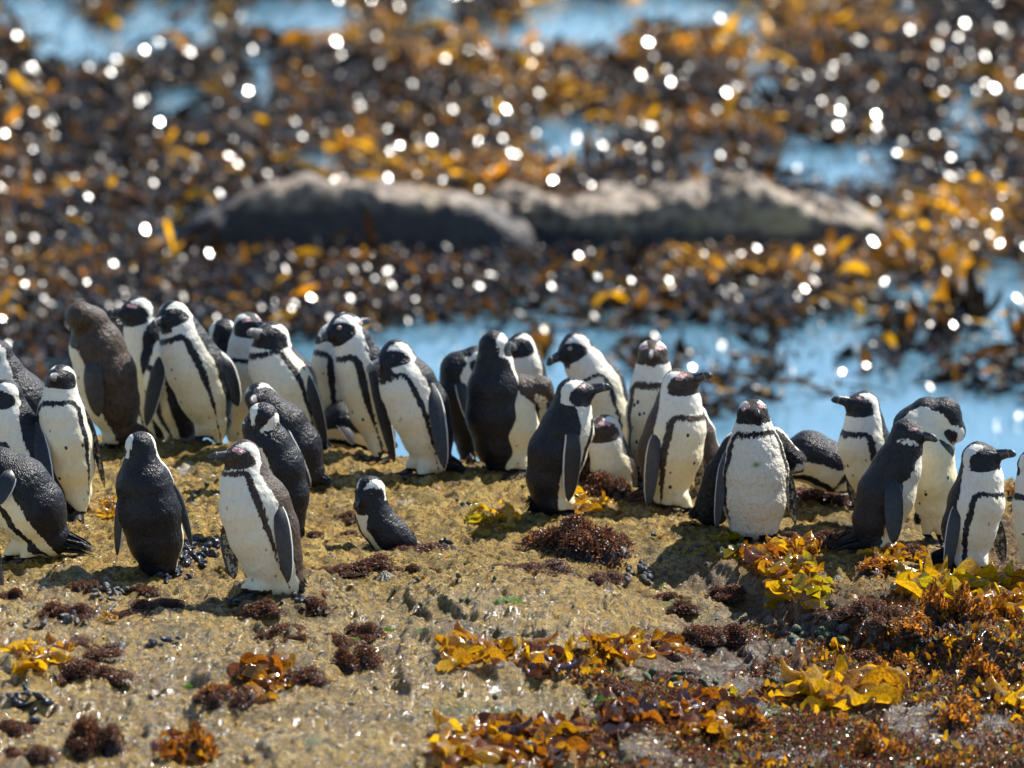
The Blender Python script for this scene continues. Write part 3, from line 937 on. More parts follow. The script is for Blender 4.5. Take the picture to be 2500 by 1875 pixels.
        for i in range(3):
            for j in (0, 6):
                a_ = i * 7 + j; Ft.append((a_, a_ + 7, nT + a_ + 7, nT + a_))
        for j in range(6):
            Ft.append((21 + j, nT + 21 + j, nT + 22 + j, 22 + j)); Ft.append((j, j + 1, nT + j + 1, nT + j))
        fo = link("foot", mesh_np("foot", Vt - org, Ft, FOOTM, True), root)
        for dr, ln, toe in fan:
            if not toe: continue
            p = fp - fd * 0.012 + dr * ln; p[2] = max(float(ZT(p[0], p[1])), fp[2] - 0.012) + 0.007
            rg = []
            for t in (0, .5, 1):
                a = np.linspace(0, 2 * np.pi, 5, endpoint=False); r0 = 0.0035 * (1 - .85 * t)
                rg.append(p + dr * 0.014 * t - np.array([0, 0, 0.004 * t * t]) + r0 * (np.cos(a)[:, None] * sd + np.sin(a)[:, None] * sd_up))
            Vc, Fc = sweep_part(rg)
            link("claw", mesh_np("claw", Vc - org, Fc, CLAW), fo)

    # ---- tail: a brush of stiff feathers
    if 'tail' in S:
        tx_, ty_ = S['tail'][:2]; tw = S['tail'][2] if len(S['tail']) > 2 else 0
        r0 = pts[0]; te = P3(tx_, ty_, tw)
        back = -Fb
        if tw == 0: te = te + back * 0
        if te[2] < ZT(te[0], te[1]) + 0.004: te[2] = ZT(te[0], te[1]) + 0.006
        ax = unit(te - r0); st = r0 + ax * rad[0] * 0.35; Lt = np.linalg.norm(te - st)
        sv = unit(np.cross(ax, [0, 0, 1])); uv = np.cross(sv, ax)
        Vs, Fs = [], []
        r2 = np.random.default_rng(int(tx_))
        nf = 46
        for k in range(nf):
            u = (r2.random() * 2 - 1); vv = (r2.random() * 2 - 1) * math.sqrt(max(0, 1 - u * u))
            s_a = st + sv * u * rad[0] * 0.66 + uv * vv * rad[0] * 0.60
            e_ = st + ax * Lt * (0.82 + 0.24 * r2.random()) + sv * u * rad[0] * 0.42 + uv * vv * rad[0] * 0.20
            e_[2] = max(e_[2], ZT(e_[0], e_[1]) + 0.002)
            dr = unit(e_ - s_a); nn = unit(np.cross(dr, r2.normal(size=3))); wn_ = 0.0065
            mid = s_a * 0.35 + e_ * 0.65 + uv * 0.004
            b = len(Vs)
            n2_ = np.cross(dr, nn)
            Vs += [s_a - nn * wn_, s_a + nn * wn_, mid - nn * wn_ * .8, mid + nn * wn_ * .8, mid + n2_ * .003, e_]
            Fs += [(b, b + 1, b + 3, b + 4), (b, b + 4, b + 2), (b + 2, b + 4, b + 5), (b + 4, b + 3, b + 5)]
        z = np.ones(len(Vs))
        link("tail", mesh_np("tail", np.array(Vs) - org, Fs, mat, False, dict(d=z * 2, pk=-z, cr=z * 0, sp=z * 0, gn=z * 0)), root)
    return D

PENG = [
 # --- left edge and back rank
 dict(id='P36', style='black', yaw=-170, D=18.55, sp=[(-48, 1465, 40), (-45, 1420, 52), (-50, 1360, 50), (-55, 1310, 38), (-60, 1270, 36)], tip=(-130, 1260, 1),
      label="penguin cut off by the left edge, only its dark rounded back showing at the bottom"),
 dict(id='P1', style='black', yaw=-75, D=19.85, sp=[(75, 1150, 55), (62, 1070, 78), (40, 985, 82), (10, 920, 52), (-6, 868, 36)], tip=(-88, 880, 1),
      label="hunched black-backed penguin at the far left edge, behind all its neighbours", feet=[(60, 1260)]),
 dict(id='P2', style='black', yaw=-80, D=19.5, base=(150, 1290), sp=[(135, 1235, 44), (98, 1180, 72), (62, 1105, 84), (28, 1030, 56), (14, 968, 40)], tip=(-70, 985, 1), pink=.3,
      fl=[(1, 92, 1050, 122, 1215, 40)], tail=(178, 1285), feet=[(95, 1285), (120, 1290)],
      label="large penguin at the left edge with untidy ruffled feathers down its shoulder"),
 dict(id='P3', style='black', yaw=-95, base=(110, 1370), sp=[(120, 1310, 52), (78, 1245, 84), (40, 1190, 82), (0, 1150, 56), (-34, 1165, 40)], tip=(-60, 1240, 1), pink=0,
      fl=[(1, 30, 1150, -8, 1232, 44)], tail=(228, 1343), feet=[(60, 1372), (20, 1368)], bandoff=.1,
      label="penguin bending over at the left edge, its pointed tail dragging on the rock"),
 dict(id='P4', style='black', yaw=-8, base=(190, 1262), sp=[(186, 1195, 40), (172, 1140, 58), (160, 1075, 66), (150, 1010, 58), (148, 962, 40), (149, 926, 34)], tip=(122, 912, 1), greybill=1, pink=0.15, bw=.9,
      fl=[(1, 212, 1000, 257, 1190, 24, 0, 10, 'u'), (-1, 96, 1000, 92, 1120, 26, -10, -10)], feet=[(200, 1262), (172, 1250)],
      label="upright penguin facing the camera at far left, speckled cream belly and half-turned closed-eye head"),
 dict(id='P5', style='juv', yaw=-112, base=(275, 1098), sp=[(292, 1040, 44), (275, 985, 66), (258, 915, 74), (236, 845, 66), (220, 792, 44, 6), (197, 774, 36, 34)], tip=(206, 870, 1), pink=0, up=(-0.2, -1.0, 0.25), bl=2.4,
      fl=[(1, 225, 880, 236, 1018, 50)], tail=(374, 1068), feet=[(262, 1097), (288, 1094)], footray=False,
      label="tall brown juvenile penguin preening its chest with the bill pointed straight down"),
 dict(id='P6', style='black', yaw=-105, D=21.05, sp=[(388, 1030, 50), (378, 960, 62), (362, 885, 60), (350, 815, 44), (336, 764, 39)], tip=(258, 757, 1), pink=.6,
      fl=[(1, 372, 850, 385, 1000, 40)], label="penguin in profile looking left, just behind the preening brown juvenile"),
 dict(id='P6b', style='black', yaw=-95, D=20.98, base=(445, 1092), sp=[(440, 1045, 42), (424, 990, 58), (408, 925, 56), (412, 868, 42), (430, 828, 34)], tip=(380, 850, -1), pink=0,
      fl=[(1, 398, 870, 354, 1040, 40)], tail=(470, 1090), feet=[(420, 1085)],
      label="dark penguin mostly hidden, its long flipper hanging in the gap left of the leaning penguin"),
 dict(id='P7', style='black', yaw=-46, base=(510, 1088), sp=[(520, 1022, 46), (503, 965, 66), (478, 900, 72), (452, 846, 62), (438, 806, 46), (423, 774, 38)], tip=(366, 787, 1), pink=.1, bw=1.1,
      fl=[(1, 545, 872, 578, 993, 46)], feet=[(490, 1088), (534, 1080)], footray=False,
      label="big penguin leaning forward on the left crest with a bent flipper and creamy belly"),
 dict(id='P8', style='black', yaw=175, D=21.2, sp=[(565, 1000, 52), (560, 930, 58), (552, 865, 40), (545, 814, 33)], tip=(540, 800, -1), pink=0,
      label="penguin seen from behind, only the back of its white-edged head showing above the leaning penguin"),
 dict(id='P9', style='black', yaw=2, D=21.0, sp=[(600, 1050, 50), (600, 985, 62), (600, 905, 58), (602, 845, 42), (606, 799, 35)], tip=(652, 789, 1), pink=.5, bw=.9,
      label="penguin glancing right in the back rank, behind the upturned-bill penguin"),
 dict(id='P10', style='black', yaw=-28, base=(735, 1108), sp=[(742, 1055, 46), (720, 1000, 68), (696, 935, 76), (668, 888, 62), (661, 856, 46), (663, 828, 41)], tip=(606, 800, 1), greybill=1, pink=.15, bw=.9,
      fl=[(1, 752, 920, 795, 1092, 34)], tail=(804, 1112), feet=[(720, 1108), (750, 1106)],
      label="penguin dozing with its grey bill tilted up and its head drawn back, at left"),
 dict(id='P11', style='black', yaw=-105, D=20.1, base=(745, 1195), sp=[(750, 1150, 44), (722, 1095, 64), (688, 1040, 60), (655, 1000, 42), (634, 972, 36)], tip=(610, 972, 1), greybill=1, pink=.1,
      fl=[(1, 692, 1050, 755, 1190, 36)], tail=(812, 1184), feet=[(715, 1190)],
      label="penguin with its small striped face turned to the camera, just above the head-down preening one"),
 dict(id='P12', style='black', yaw=-100, D=19.35, base=(700, 1320), sp=[(712, 1275, 34), (704, 1210, 50), (680, 1140, 62), (652, 1085, 56), (636, 1045, 42), (642, 1020, 36, 12)], tip=(606, 1090, 1), pink=0, up=(0.2, -0.8, 0.55),
      label="glossy black penguin preening with head bowed so its two white crown stripes show", tail=(738, 1312)),
 dict(id='P13', style='brown', yaw=-48, base=(655, 1452), sp=[(690, 1412, 52), (664, 1360, 74), (644, 1300, 86), (622, 1235, 86), (602, 1182, 64), (598, 1148, 46), (594, 1116, 41)], tip=(511, 1106, 1), pink=1.0, bw=1.0, spots=.5, ci=4, cream=.45, bl=2.35, eyering=1,
      fl=[(1, 682, 1238, 702, 1420, 44), (-1, 552, 1270, 568, 1415, 42, -15, 0, 'u')], tail=(748, 1450), feet=[(625, 1458), (600, 1450)],
      label="nearest penguin, brown-backed with a white belly and pink brow, standing in front at left"),
 dict(id='P14', style='black', yaw=178, base=(385, 1412), sp=[(388, 1368, 46), (380, 1320, 66), (366, 1250, 76), (352, 1180, 68), (345, 1130, 42), (342, 1092, 37)], tip=(318, 1070, -1), pink=0, pb=96,
      fl=[(1, 298, 1185, 284, 1357, 28, 20, 20), (-1, 425, 1180, 470, 1333, 24, 10, 0)], tail=(385, 1415, -25), feet=[(360, 1400), (408, 1402)],
      label="penguin standing with its whole black back to the camera, near the mussel clump at left"),
 dict(id='P15', style='black', yaw=-118, D=19.25, sp=[(985, 1325, 34), (950, 1308, 48), (920, 1275, 46), (907, 1236, 38), (904, 1200, 36)], tip=(862, 1232, 1), pink=0, spots=0, tail=(1010, 1300), bw=.7, bl=2.0,
      label="small penguin lying low in a hollow behind the brown seaweed tufts at centre-left"),
 dict(id='P16', style='black', yaw=70, D=20.9, base=(850, 1100), sp=[(800, 1050, 40), (838, 1040, 60), (882, 1062, 46), (920, 1072, 34)], tip=(975, 1085, 1), ci=2, pink=0, pb=84, pbd=50,
      fl=[(-1, 830, 1035, 866, 1085, 30)], fw=(0.1, -0.2, -1), label="penguin lying flat on its belly behind the upturned-bill penguin"),
 dict(id='P17', style='black', yaw=-70, D=21.0, sp=[(840, 1040, 48), (828, 965, 62), (818, 890, 58), (820, 830, 42), (848, 800, 36)], tip=(905, 775, -1), pink=.5,
      label="back-rank penguin with its pale head twisted away, behind the wide-eyed penguin"),
 dict(id='P18', style='black', yaw=-60, base=(925, 1126), sp=[(925, 1060, 38), (908, 1005, 52), (892, 945, 58), (878, 885, 56), (862, 838, 44), (838, 806, 39)], tip=(767, 826, 1), pink=0, eyering=1, bw=1.2,
      fl=[(1, 905, 880, 962, 1134, 34)], feet=[(922, 1128), (955, 1130)],
      label="slim penguin with a round open eye and lowered dark bill, left of the grey-billed one"),
 dict(id='P19', style='black', yaw=-50, base=(1050, 1160), sp=[(1058, 1118, 46), (1044, 1062, 62), (1024, 1000, 74), (994, 938, 68), (975, 902, 50), (967, 872, 41)], tip=(892, 894, 1), greybill=1, pink=.15, spots=.5, bw=.75, cream=.6,
      fl=[(1, 1058, 950, 1082, 1145, 44)], tail=(1140, 1160), feet=[(1000, 1158), (1030, 1164)], footyaw=-75,
      label="upright penguin with a grey bill and long charcoal flipper, standing on the crest at centre-left"),
 dict(id='P20', style='black', yaw=105, D=20.95, sp=[(1150, 1085, 36), (1140, 1030, 50), (1126, 960, 56), (1122, 905, 46), (1160, 880, 34)], tip=(1200, 950, -1), pink=0, fl=[(-1, 1120, 930, 1160, 1050, 34)],
      label="hunched black penguin half hidden behind the tall one seen from behind", feet=[(1140, 1120)]),
 dict(id='P21', style='black', yaw=165, base=(1205, 1158), sp=[(1222, 1130, 34), (1212, 1085, 52), (1204, 1015, 66), (1205, 945, 62), (1207, 890, 44), (1207, 846, 37)], tip=(1262, 840, -1), pink=0, ci=3,
      fl=[(-1, 1252, 960, 1240, 1100, 24, -10, -20)], tail=(1190, 1162, -10),
      label="tall penguin seen from behind at centre with a white stripe down its cheek"),
 dict(id='P22', style='black', yaw=-50, D=21.05, sp=[(1300, 1040, 52), (1296, 970, 56), (1286, 900, 42), (1270, 848, 34)], tip=(1218, 838, 1), pink=0,
      label="penguin peeking out right of the tall back-turned one, black-and-white face in profile"),
 dict(id='P23', style='juv', yaw=12, base=(1262, 1156), sp=[(1262, 1106, 46), (1254, 1050, 62), (1250, 990, 54), (1268, 955, 40), (1320, 950, 31)], tip=(1372, 985, 1), pink=0, up=(0.2, 0, 1), cream=1.0, spots=.8, bl=2.0,
      fl=[(-1, 1208, 985, 1198, 1134, 24, 0, 0, 'u')], feet=[(1245, 1158), (1280, 1158)],
      label="grey-headed juvenile with a yellowish belly stretching its neck to the right"),
 dict(id='P24', style='black', yaw=122, base=(1345, 1260), sp=[(1348, 1212, 52), (1346, 1165, 60), (1360, 1105, 70), (1385, 1045, 64), (1394, 1002, 48), (1400, 963, 41)], tip=(1489, 934, 1), pink=.35, pb=104,
      fl=[(-1, 1398, 1050, 1392, 1224, 48)], tail=(1285, 1262), feet=[(1398, 1258), (1370, 1262)], eyering=1,
      label="large navy-black penguin turned away to the right, bill raised, at the centre of the picture"),
 dict(id='P25', style='black', yaw=-32, D=20.95, sp=[(1490, 1100, 50), (1478, 1020, 72), (1458, 945, 66), (1428, 890, 48), (1405, 852, 39)], tip=(1331, 880, 1), pink=.2, eyering=1, bw=.65,
      label="penguin stooping left over open water, bill pointing down, behind the central navy-black one"),
 dict(id='P26', style='brown', yaw=-50, base=(1490, 1165), D=20.35, sp=[(1505, 1175, 52), (1498, 1140, 54), (1484, 1092, 44), (1476, 1052, 38)], tip=(1415, 1040, 1), pink=1.0, ci=0, band=False, label="penguin sitting low behind the seaweed mound with a bright pink brow"),
 dict(id='P27', style='brown', yaw=-3, base=(1590, 1200), D=20.5, sp=[(1588, 1130, 48), (1592, 1080, 60), (1594, 1010, 64), (1594, 950, 56), (1594, 905, 42), (1593, 866, 35)], tip=(1586, 860, 1), greybill=1, pink=.8, cream=1.0, bandoff=.1, bw=1.1, ci=3,
      fl=[(-1, 1548, 950, 1542, 1120, 30, 10, 20, 'o')], feet=[(1575, 1200)],
      spots=2.2, label="brown-faced penguin staring straight at the camera, speckled cream chest, bill foreshortened"),
 dict(id='P28', style='brown', yaw=46, base=(1635, 1248), sp=[(1626, 1195, 46), (1630, 1160, 62), (1636, 1105, 78), (1650, 1045, 72), (1657, 985, 54), (1658, 942, 41)], tip=(1733, 905, 1), pink=.9, ci=3, cream=1.0, bw=1.05,
      fl=[(-1, 1600, 1060, 1586, 1238, 40), (1, 1700, 1100, 1716, 1212, 38, -20, -25, 'u')], tail=(1524, 1222), feet=[(1632, 1248), (1680, 1250)], eyering=1,
      spots=2.2, label="large brown-backed penguin with a heavily spotted cream belly and bill tilted up to the right"),
 dict(id='P28b', style='brown', yaw=170, D=20.3, sp=[(1722, 1150, 34), (1712, 1110, 46), (1700, 1060, 44), (1690, 1020, 34), (1676, 1000, 30)], tip=(1640, 990, -1), pink=0,
      label="penguin hidden behind the large brown one, only a grey-brown back edge visible"),
 dict(id='P29', style='shaggy', yaw=4, base=(1842, 1322), sp=[(1842, 1262, 66), (1843, 1215, 80), (1843, 1150, 80), (1842, 1098, 66), (1840, 1052, 46), (1838, 1012, 36)], tip=(1852, 1000, 1), pink=1.0, ci=3, cream=.8, spots=.35, stain=(1843, 1120), bw=1.2, bandoff=.5, pb=92, pbd=68,
      fl=[(-1, 1768, 1105, 1752, 1292, 30, 15, 35, 'o'), (1, 1915, 1125, 1944, 1280, 32, -5, 10, 'u')], feet=[(1802, 1322), (1886, 1320)], eyering=1,
      label="stocky moulting penguin facing front with a shaggy white belly and green chest stain"),
 dict(id='P29b', style='shaggy', yaw=-165, D=19.7, base=(1745, 1285), sp=[(1738, 1242, 44), (1775, 1170, 56), (1820, 1110, 62), (1880, 1090, 46), (1940, 1128, 28)], tip=(1965, 1150, -1), pink=0, pb=40, band=False, tail=(1680, 1262),
      label="shaggy black penguin crouched behind the stocky moulting one, tail brush sticking out left"),
 dict(id='P30', style='black', yaw=-40, D=20.05, base=(2000, 1212), sp=[(1925, 1130, 44), (1975, 1115, 62), (2025, 1140, 60), (2055, 1165, 40)], tip=(2085, 1200, -1), ci=2, pink=0, pb=84, pbd=40,
      fw=(0.1, -0.12, -1), bw=1.3, label="resting penguin lying behind the stocky one, dome-shaped black back with a white band"),
 dict(id='P31', style='black', yaw=-48, base=(2130, 1250), D=19.85, sp=[(2138, 1200, 46), (2126, 1145, 60), (2112, 1085, 64), (2110, 1032, 46), (2107, 993, 38)], tip=(2033, 965, 1), pink=.25, bw=1.0,
      fl=[(-1, 2078, 1130, 2086, 1238, 34, -20, -10, 'u')], feet=[(2110, 1252), (2140, 1254)],
      label="penguin looking left with its bill raised against the water, behind the slate juvenile"),
 dict(id='P32', style='black', yaw=8, base=(2275, 1275), D=19.6, sp=[(2276, 1230, 44), (2274, 1170, 60), (2262, 1105, 66), (2240, 1045, 58), (2262, 1008, 36), (2308, 1008, 36), (2326, 1052, 30)], tip=(2284, 1106, 1), pink=.3, ci=2, up=(0.8, 0.1, -0.1), band=False, pn=66,
      fl=[(1, 2318, 1095, 2322, 1190, 30, -10, -10)], tail=(2235, 1280), feet=[(2300, 1278), (2262, 1280)], bl=2.1,
      fw=[(0.1,-1,0),(0.1,-1,0),(0.1,-1,-.1),(0.5,-.9,-.3),(0,-.6,-.8),(-.5,-.5,-.7),(-1,-.4,-.2)], label="penguin curled over in an arch to preen its own chest, back rank at right"),
 dict(id='P33', style='darkjuv', yaw=106, base=(2160, 1355), sp=[(2136, 1310, 46), (2142, 1270, 60), (2164, 1205, 70), (2190, 1140, 58), (2206, 1095, 44), (2215, 1060, 38)], tip=(2289, 1064, 1), pink=.5,
      fl=[(-1, 2180, 1170, 2186, 1328, 50)], tail=(2032, 1353), feet=[(2180, 1362), (2160, 1360)],
      label="plain slate-grey juvenile in profile facing right with a long flipper and pale patchy face"),
 dict(id='P34', style='black', yaw=48, base=(2370, 1402), sp=[(2364, 1348, 50), (2366, 1290, 66), (2384, 1225, 68), (2394, 1170, 54), (2392, 1122, 43)], tip=(2477, 1096, 1), pink=0, bw=.8, spots=.6, cream=.3,
      fl=[(-1, 2335, 1235, 2314, 1405, 36), (1, 2425, 1250, 2452, 1374, 38, -15, -20, 'u')], tail=(2255, 1392), feet=[(2352, 1405), (2400, 1408)],
      label="clean black-and-white penguin facing right near the right edge, head held low on its shoulders"),
 dict(id='P35', style='black', yaw=-80, D=19.0, base=(2545, 1400), sp=[(2545, 1350, 55), (2540, 1290, 62), (2530, 1230, 56), (2524, 1180, 42), (2524, 1135, 38)], tip=(2600, 1120, 1), pink=0,
      label="penguin cut off by the right edge, just its white shoulder and dark side visible"),
]
_only = globals().get('ONLY')
for S in PENG:
    if _only and S['id'] not in _only: continue
    dd = penguin(S)
# ------------------------------------------------------------------ seaweed tufts
def tuft_mesh(seed, n=3600, kind='red'):
    r = np.random.default_rng(seed)
    # a ragged mat of several low lobes, half width 1
    nl = 8 if kind == 'red' else 4
    lc = np.stack([r.uniform(-.78, .78, nl), r.uniform(-.65, .65, nl)], 1); lr = r.uniform(.20, .48, nl); lh = r.uniform(.30, .95, nl)
    lc[0] = 0; lr[0] = .46; lh[0] = 1
    k = r.choice(nl, n, p=lr ** 2 / (lr ** 2).sum())
    th = r.random(n) * 6.283; q = r.random(n) ** 0.55 * (1 + 0.55 * r.random(n) * (r.random(n) < .25))
    x = lc[k, 0] + np.cos(th) * q * lr[k]; y = lc[k, 1] + np.sin(th) * q * lr[k]
    z = np.zeros(n)
    for a_ in range(nl):
        e = 1 - ((x - lc[a_, 0]) ** 2 + (y - lc[a_, 1]) ** 2) / lr[a_] ** 2
        z = np.maximum(z, lh[a_] * np.sqrt(np.clip(e, 0, 1)))
    z = z * (0.3 + 0.7 * r.random(n) ** 0.4) + 0.03
    P = np.stack([x, y, z], 1)
    L = (0.05 + 0.075 * r.random(n)); W = 0.022 + 0.028 * r.random(n)
    if kind == 'gold': L = L * 2.0; W = W * 2.2
    V, F = ribbons(P, L, W, r.random(n) * 6.283, r.normal(0.5, 0.8, n), r.normal(0, 1.4, n), r.random(n) * 6.283, 3)
    u = r.random(n)
    if kind == 'gold':
        col = np.where((u < 0.5)[:, None], [0.42, 0.20, 0.02], np.where((u < 0.8)[:, None], [0.20, 0.075, 0.015], [0.06, 0.022, 0.01]))
    else:
        col = np.where((u < 0.16)[:, None], [0.24, 0.110, 0.045], np.where((u < 0.6)[:, None], [0.125, 0.056, 0.034], [0.045, 0.022, 0.016]))
    C = np.repeat(col * (0.7 + 0.6 * r.random(n))[:, None], 8, 0)
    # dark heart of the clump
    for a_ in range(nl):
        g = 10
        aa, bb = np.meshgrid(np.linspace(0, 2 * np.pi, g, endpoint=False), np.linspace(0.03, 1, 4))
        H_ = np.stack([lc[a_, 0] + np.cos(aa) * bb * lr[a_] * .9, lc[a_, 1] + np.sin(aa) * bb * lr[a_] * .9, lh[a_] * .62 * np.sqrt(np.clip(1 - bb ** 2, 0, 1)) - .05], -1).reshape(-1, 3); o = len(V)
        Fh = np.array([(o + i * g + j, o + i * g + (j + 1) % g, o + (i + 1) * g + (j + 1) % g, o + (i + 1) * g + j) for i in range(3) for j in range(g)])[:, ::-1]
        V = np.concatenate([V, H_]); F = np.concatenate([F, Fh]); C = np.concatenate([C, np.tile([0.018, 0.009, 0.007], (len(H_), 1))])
    return V, F, C

def mat_tuft():
    s = NT("seaweed_turf")
    c = s.attr('col', True)
    s.done(c, 0.42, None, Specular_IOR_Level=0.5)
    tr = s.n('ShaderNodeBsdfTranslucent'); s.L.new(s.mix(1.0, c, (2.2, 1.8, 1.4), 'MULTIPLY'), tr.inputs['Color'])
    mx = s.n('ShaderNodeMixShader'); mx.inputs[0].default_value = 0.35
    s.L.new(s.p.outputs[0], mx.inputs[1]); s.L.new(tr.outputs[0], mx.inputs[2]); s.L.new(mx.outputs[0], s.out.inputs[0])
    return s.m
MT = mat_tuft()
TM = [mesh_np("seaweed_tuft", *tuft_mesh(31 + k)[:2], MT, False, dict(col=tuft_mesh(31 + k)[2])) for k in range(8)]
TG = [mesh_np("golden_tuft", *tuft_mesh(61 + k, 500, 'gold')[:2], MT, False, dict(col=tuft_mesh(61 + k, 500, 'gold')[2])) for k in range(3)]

TUFTS = [  # x0, x1, y top, y bottom, label
 (905, 1068, 1284, 1358, "large dark red-brown seaweed tuft right in front of the small lying penguin"),
 (868, 982, 1338, 1406, "red-brown seaweed tuft just above the big ribbed limpet"),
 (790, 882, 1370, 1416, "low round seaweed tuft left of the big ribbed limpet"),
 (975, 1038, 1360, 1405, "small seaweed tuft right of the big ribbed limpet"),
 (1230, 1370, 1352, 1408, "flat oval seaweed tuft on bare rock below the central navy-black penguin"),
 (1310, 1502, 1246, 1370, "biggest dark seaweed mound, at the feet of the central navy-black penguin"),
 (1402, 1562, 1075, 1200, "seaweed mound in front of the sitting pink-browed penguin"),
 (1400, 1530, 1150, 1226, "seaweed mound between the central navy-black penguin and the big brown one's tail"),
 (826, 882, 1232, 1282, "seaweed tuft left of the small lying penguin's head"),
 (736, 784, 1278, 1318, "tiny seaweed tuft beside the glossy preening penguin's tail"),
 (826, 886, 1286, 1316, "thin seaweed tuft under the small lying penguin's breast"),
 (6, 66, 1418, 1474, "rounded seaweed tuft at the left edge, beneath the bending penguin"),
 (168, 226, 1414, 1452, "black shaded seaweed tuft left of the back-turned penguin's feet"),
 (308, 376, 1406, 1460, "seaweed tuft touching the feet of the back-turned penguin"),
 (84, 170, 1446, 1512, "left half of the wide seaweed patch beside the pale mussels"),
 (150, 240, 1450, 1520, "right half of the wide seaweed patch beside the pale mussels"),
 (342, 450, 1448, 1496, "seaweed tuft in the shadow of the nearest brown-backed penguin"),
 (246, 384, 1474, 1524, "wide seaweed tuft in front of the back-turned penguin, golden specks at its edge"),
 (70, 112, 1500, 1544, "small seaweed tuft among grey mussels at left"),
 (0, 44, 1494, 1530, "seaweed tuft cut by the left edge, below the rounded one"),
 (110, 262, 1534, 1598, "wispy seaweed spread above the yellow kelp at left"),
 (112, 282, 1592, 1684, "large maroon seaweed tuft right of the yellow kelp at left"),
 (-10, 84, 1700, 1800, "black mussel-strewn seaweed tuft at the lower left edge"),
 (134, 278, 1752, 1856, "bushy seaweed tuft near the bottom left corner, the taller one"),
 (24, 136, 1800, 1880, "seaweed tuft in the bottom left corner"),
 (606, 694, 1448, 1522, "seaweed tuft at the toes of the nearest brown-backed penguin"),
 (640, 724, 1512, 1568, "seaweed tuft in bare rock below the nearest penguin's tail"),
 (700, 820, 1448, 1516, "seaweed tuft with dark mussels, right of the nearest penguin's tail"),
 (488, 596, 1630, 1738, "seaweed tuft left of the shiny orange kelp"),
 (698, 768, 1506, 1574, "seaweed tuft cut by a crack, upper of the middle-left group"),
 (778, 870, 1510, 1592, "left lobe of the long seaweed patch with green cushions"),
 (850, 948, 1502, 1570, "right lobe of the long seaweed patch with green cushions"),
 (832, 938, 1568, 1648, "dark maroon seaweed dome alone below the long patch"),
 (698, 814, 1618, 1682, "seaweed tuft right of the shiny orange kelp"),
 (1014, 1114, 1762, 1822, "seaweed tuft left of the big red-orange kelp heap"),
 (1156, 1274, 1550, 1618, "seaweed tuft behind the curled golden kelp at centre"),
 (1418, 1506, 1384, 1432, "seaweed tuft left of the grey periwinkle shells"),
 (1602, 1678, 1430, 1482, "seaweed tuft below the periwinkle shells, first of the diagonal row"),
 (1630, 1706, 1464, 1508, "seaweed tuft with green edges, second of the diagonal row"),
 (1744, 1842, 1428, 1486, "orange-brown seaweed tuft at the foot of the shaded rock step"),
 (1624, 1728, 1502, 1544, "seaweed tuft third of the diagonal row"),
 (1514, 1646, 1545, 1598, "seaweed tuft behind the long golden kelp strip"),
 (1644, 1750, 1520, 1590, "seaweed tuft on the right of the third diagonal one"),
 (1740, 1850, 1530, 1600, "shaggy seaweed tuft left of the dark green shells"),
 (1545, 1684, 1612, 1668, "seaweed tuft below the right end of the golden kelp strip"),
 (1432, 1536, 1632, 1702, "seaweed tuft tucked under the left end of the golden kelp strip"),
 (1414, 1492, 1776, 1848, "seaweed tuft right of the big red-orange kelp heap"),
 (1895, 1966, 1288, 1324, "red seaweed tuft at the stocky penguin's right foot"),
 (1976, 2072, 1290, 1346, "seaweed tuft left of the slate juvenile's tail"),
 (2175, 2292, 1312, 1376, "seaweed tuft between the slate juvenile and the clean black-and-white penguin"),
 (2062, 2150, 1436, 1532, "dark seaweed tuft left of the yellow-green kelp sheet"),
 (2140, 2226, 1446, 1530, "brown seaweed tuft under the left end of the yellow-green kelp sheet"),
 (2010, 2096, 1500, 1546, "low seaweed tuft below the hanging kelp"),
 (1920, 2062, 1170, 1240, "reddish seaweed bank in front of the resting penguin's flank"),
 (2034, 2130, 1196, 1244, "reddish seaweed bank at the foot of the bill-raised penguin"),
 (2040, 2190, 1552, 1640, "broad maroon seaweed tuft right of the dark green shells"),
]
GTUFTS = [(2072, 2186, 1352, 1422, "golden-tipped seaweed cushion at the slate juvenile's feet"),
 (2232, 2330, 1430, 1532, "dark seaweed bush with golden tips under the yellow-green sheet"),
 (2310, 2400, 1440, 1534, "gold-tipped seaweed bush right of centre under the yellow-green sheet"),
 (470, 556, 1632, 1722, "golden seaweed fringe left of the orange kelp"),
 (168, 222, 1650, 1694, "sprig of golden seaweed below the maroon tuft at left"),
 (770, 805, 1452, 1474, "tiny golden sprig right of the nearest penguin's tail"),
 (1006, 1036, 1404, 1424, "tiny golden sprig beside the big limpet"),
 (1495, 1530, 1230, 1260, "small golden sprig near the big brown penguin's tail"),
 (1670, 1712, 1262, 1292, "golden sprig at the big brown penguin's toes"),
 (1610, 1640, 1300, 1322, "golden sprig on the sunlit ledge"),
 (1790, 1880, 1730, 1800, "golden seaweed bush below the green shells at lower right"),
 (2150, 2250, 1600, 1670, "gold-flecked seaweed bush right of the big yellow kelp blade"),
 (2190, 2300, 1530, 1590, "gold-brown seaweed bush among black mussels"),
 (2330, 2440, 1600, 1690, "orange-brown seaweed bush near the right edge"),
 (2080, 2180, 1770, 1860, "gold-orange seaweed bush at the bottom right"),
 (2300, 2420, 1700, 1790, "golden seaweed bush left of the yellow blade on the right edge"),
 (430, 520, 1780, 1870, "dark-centred golden seaweed bush at the bottom, beside the orange kelp")]
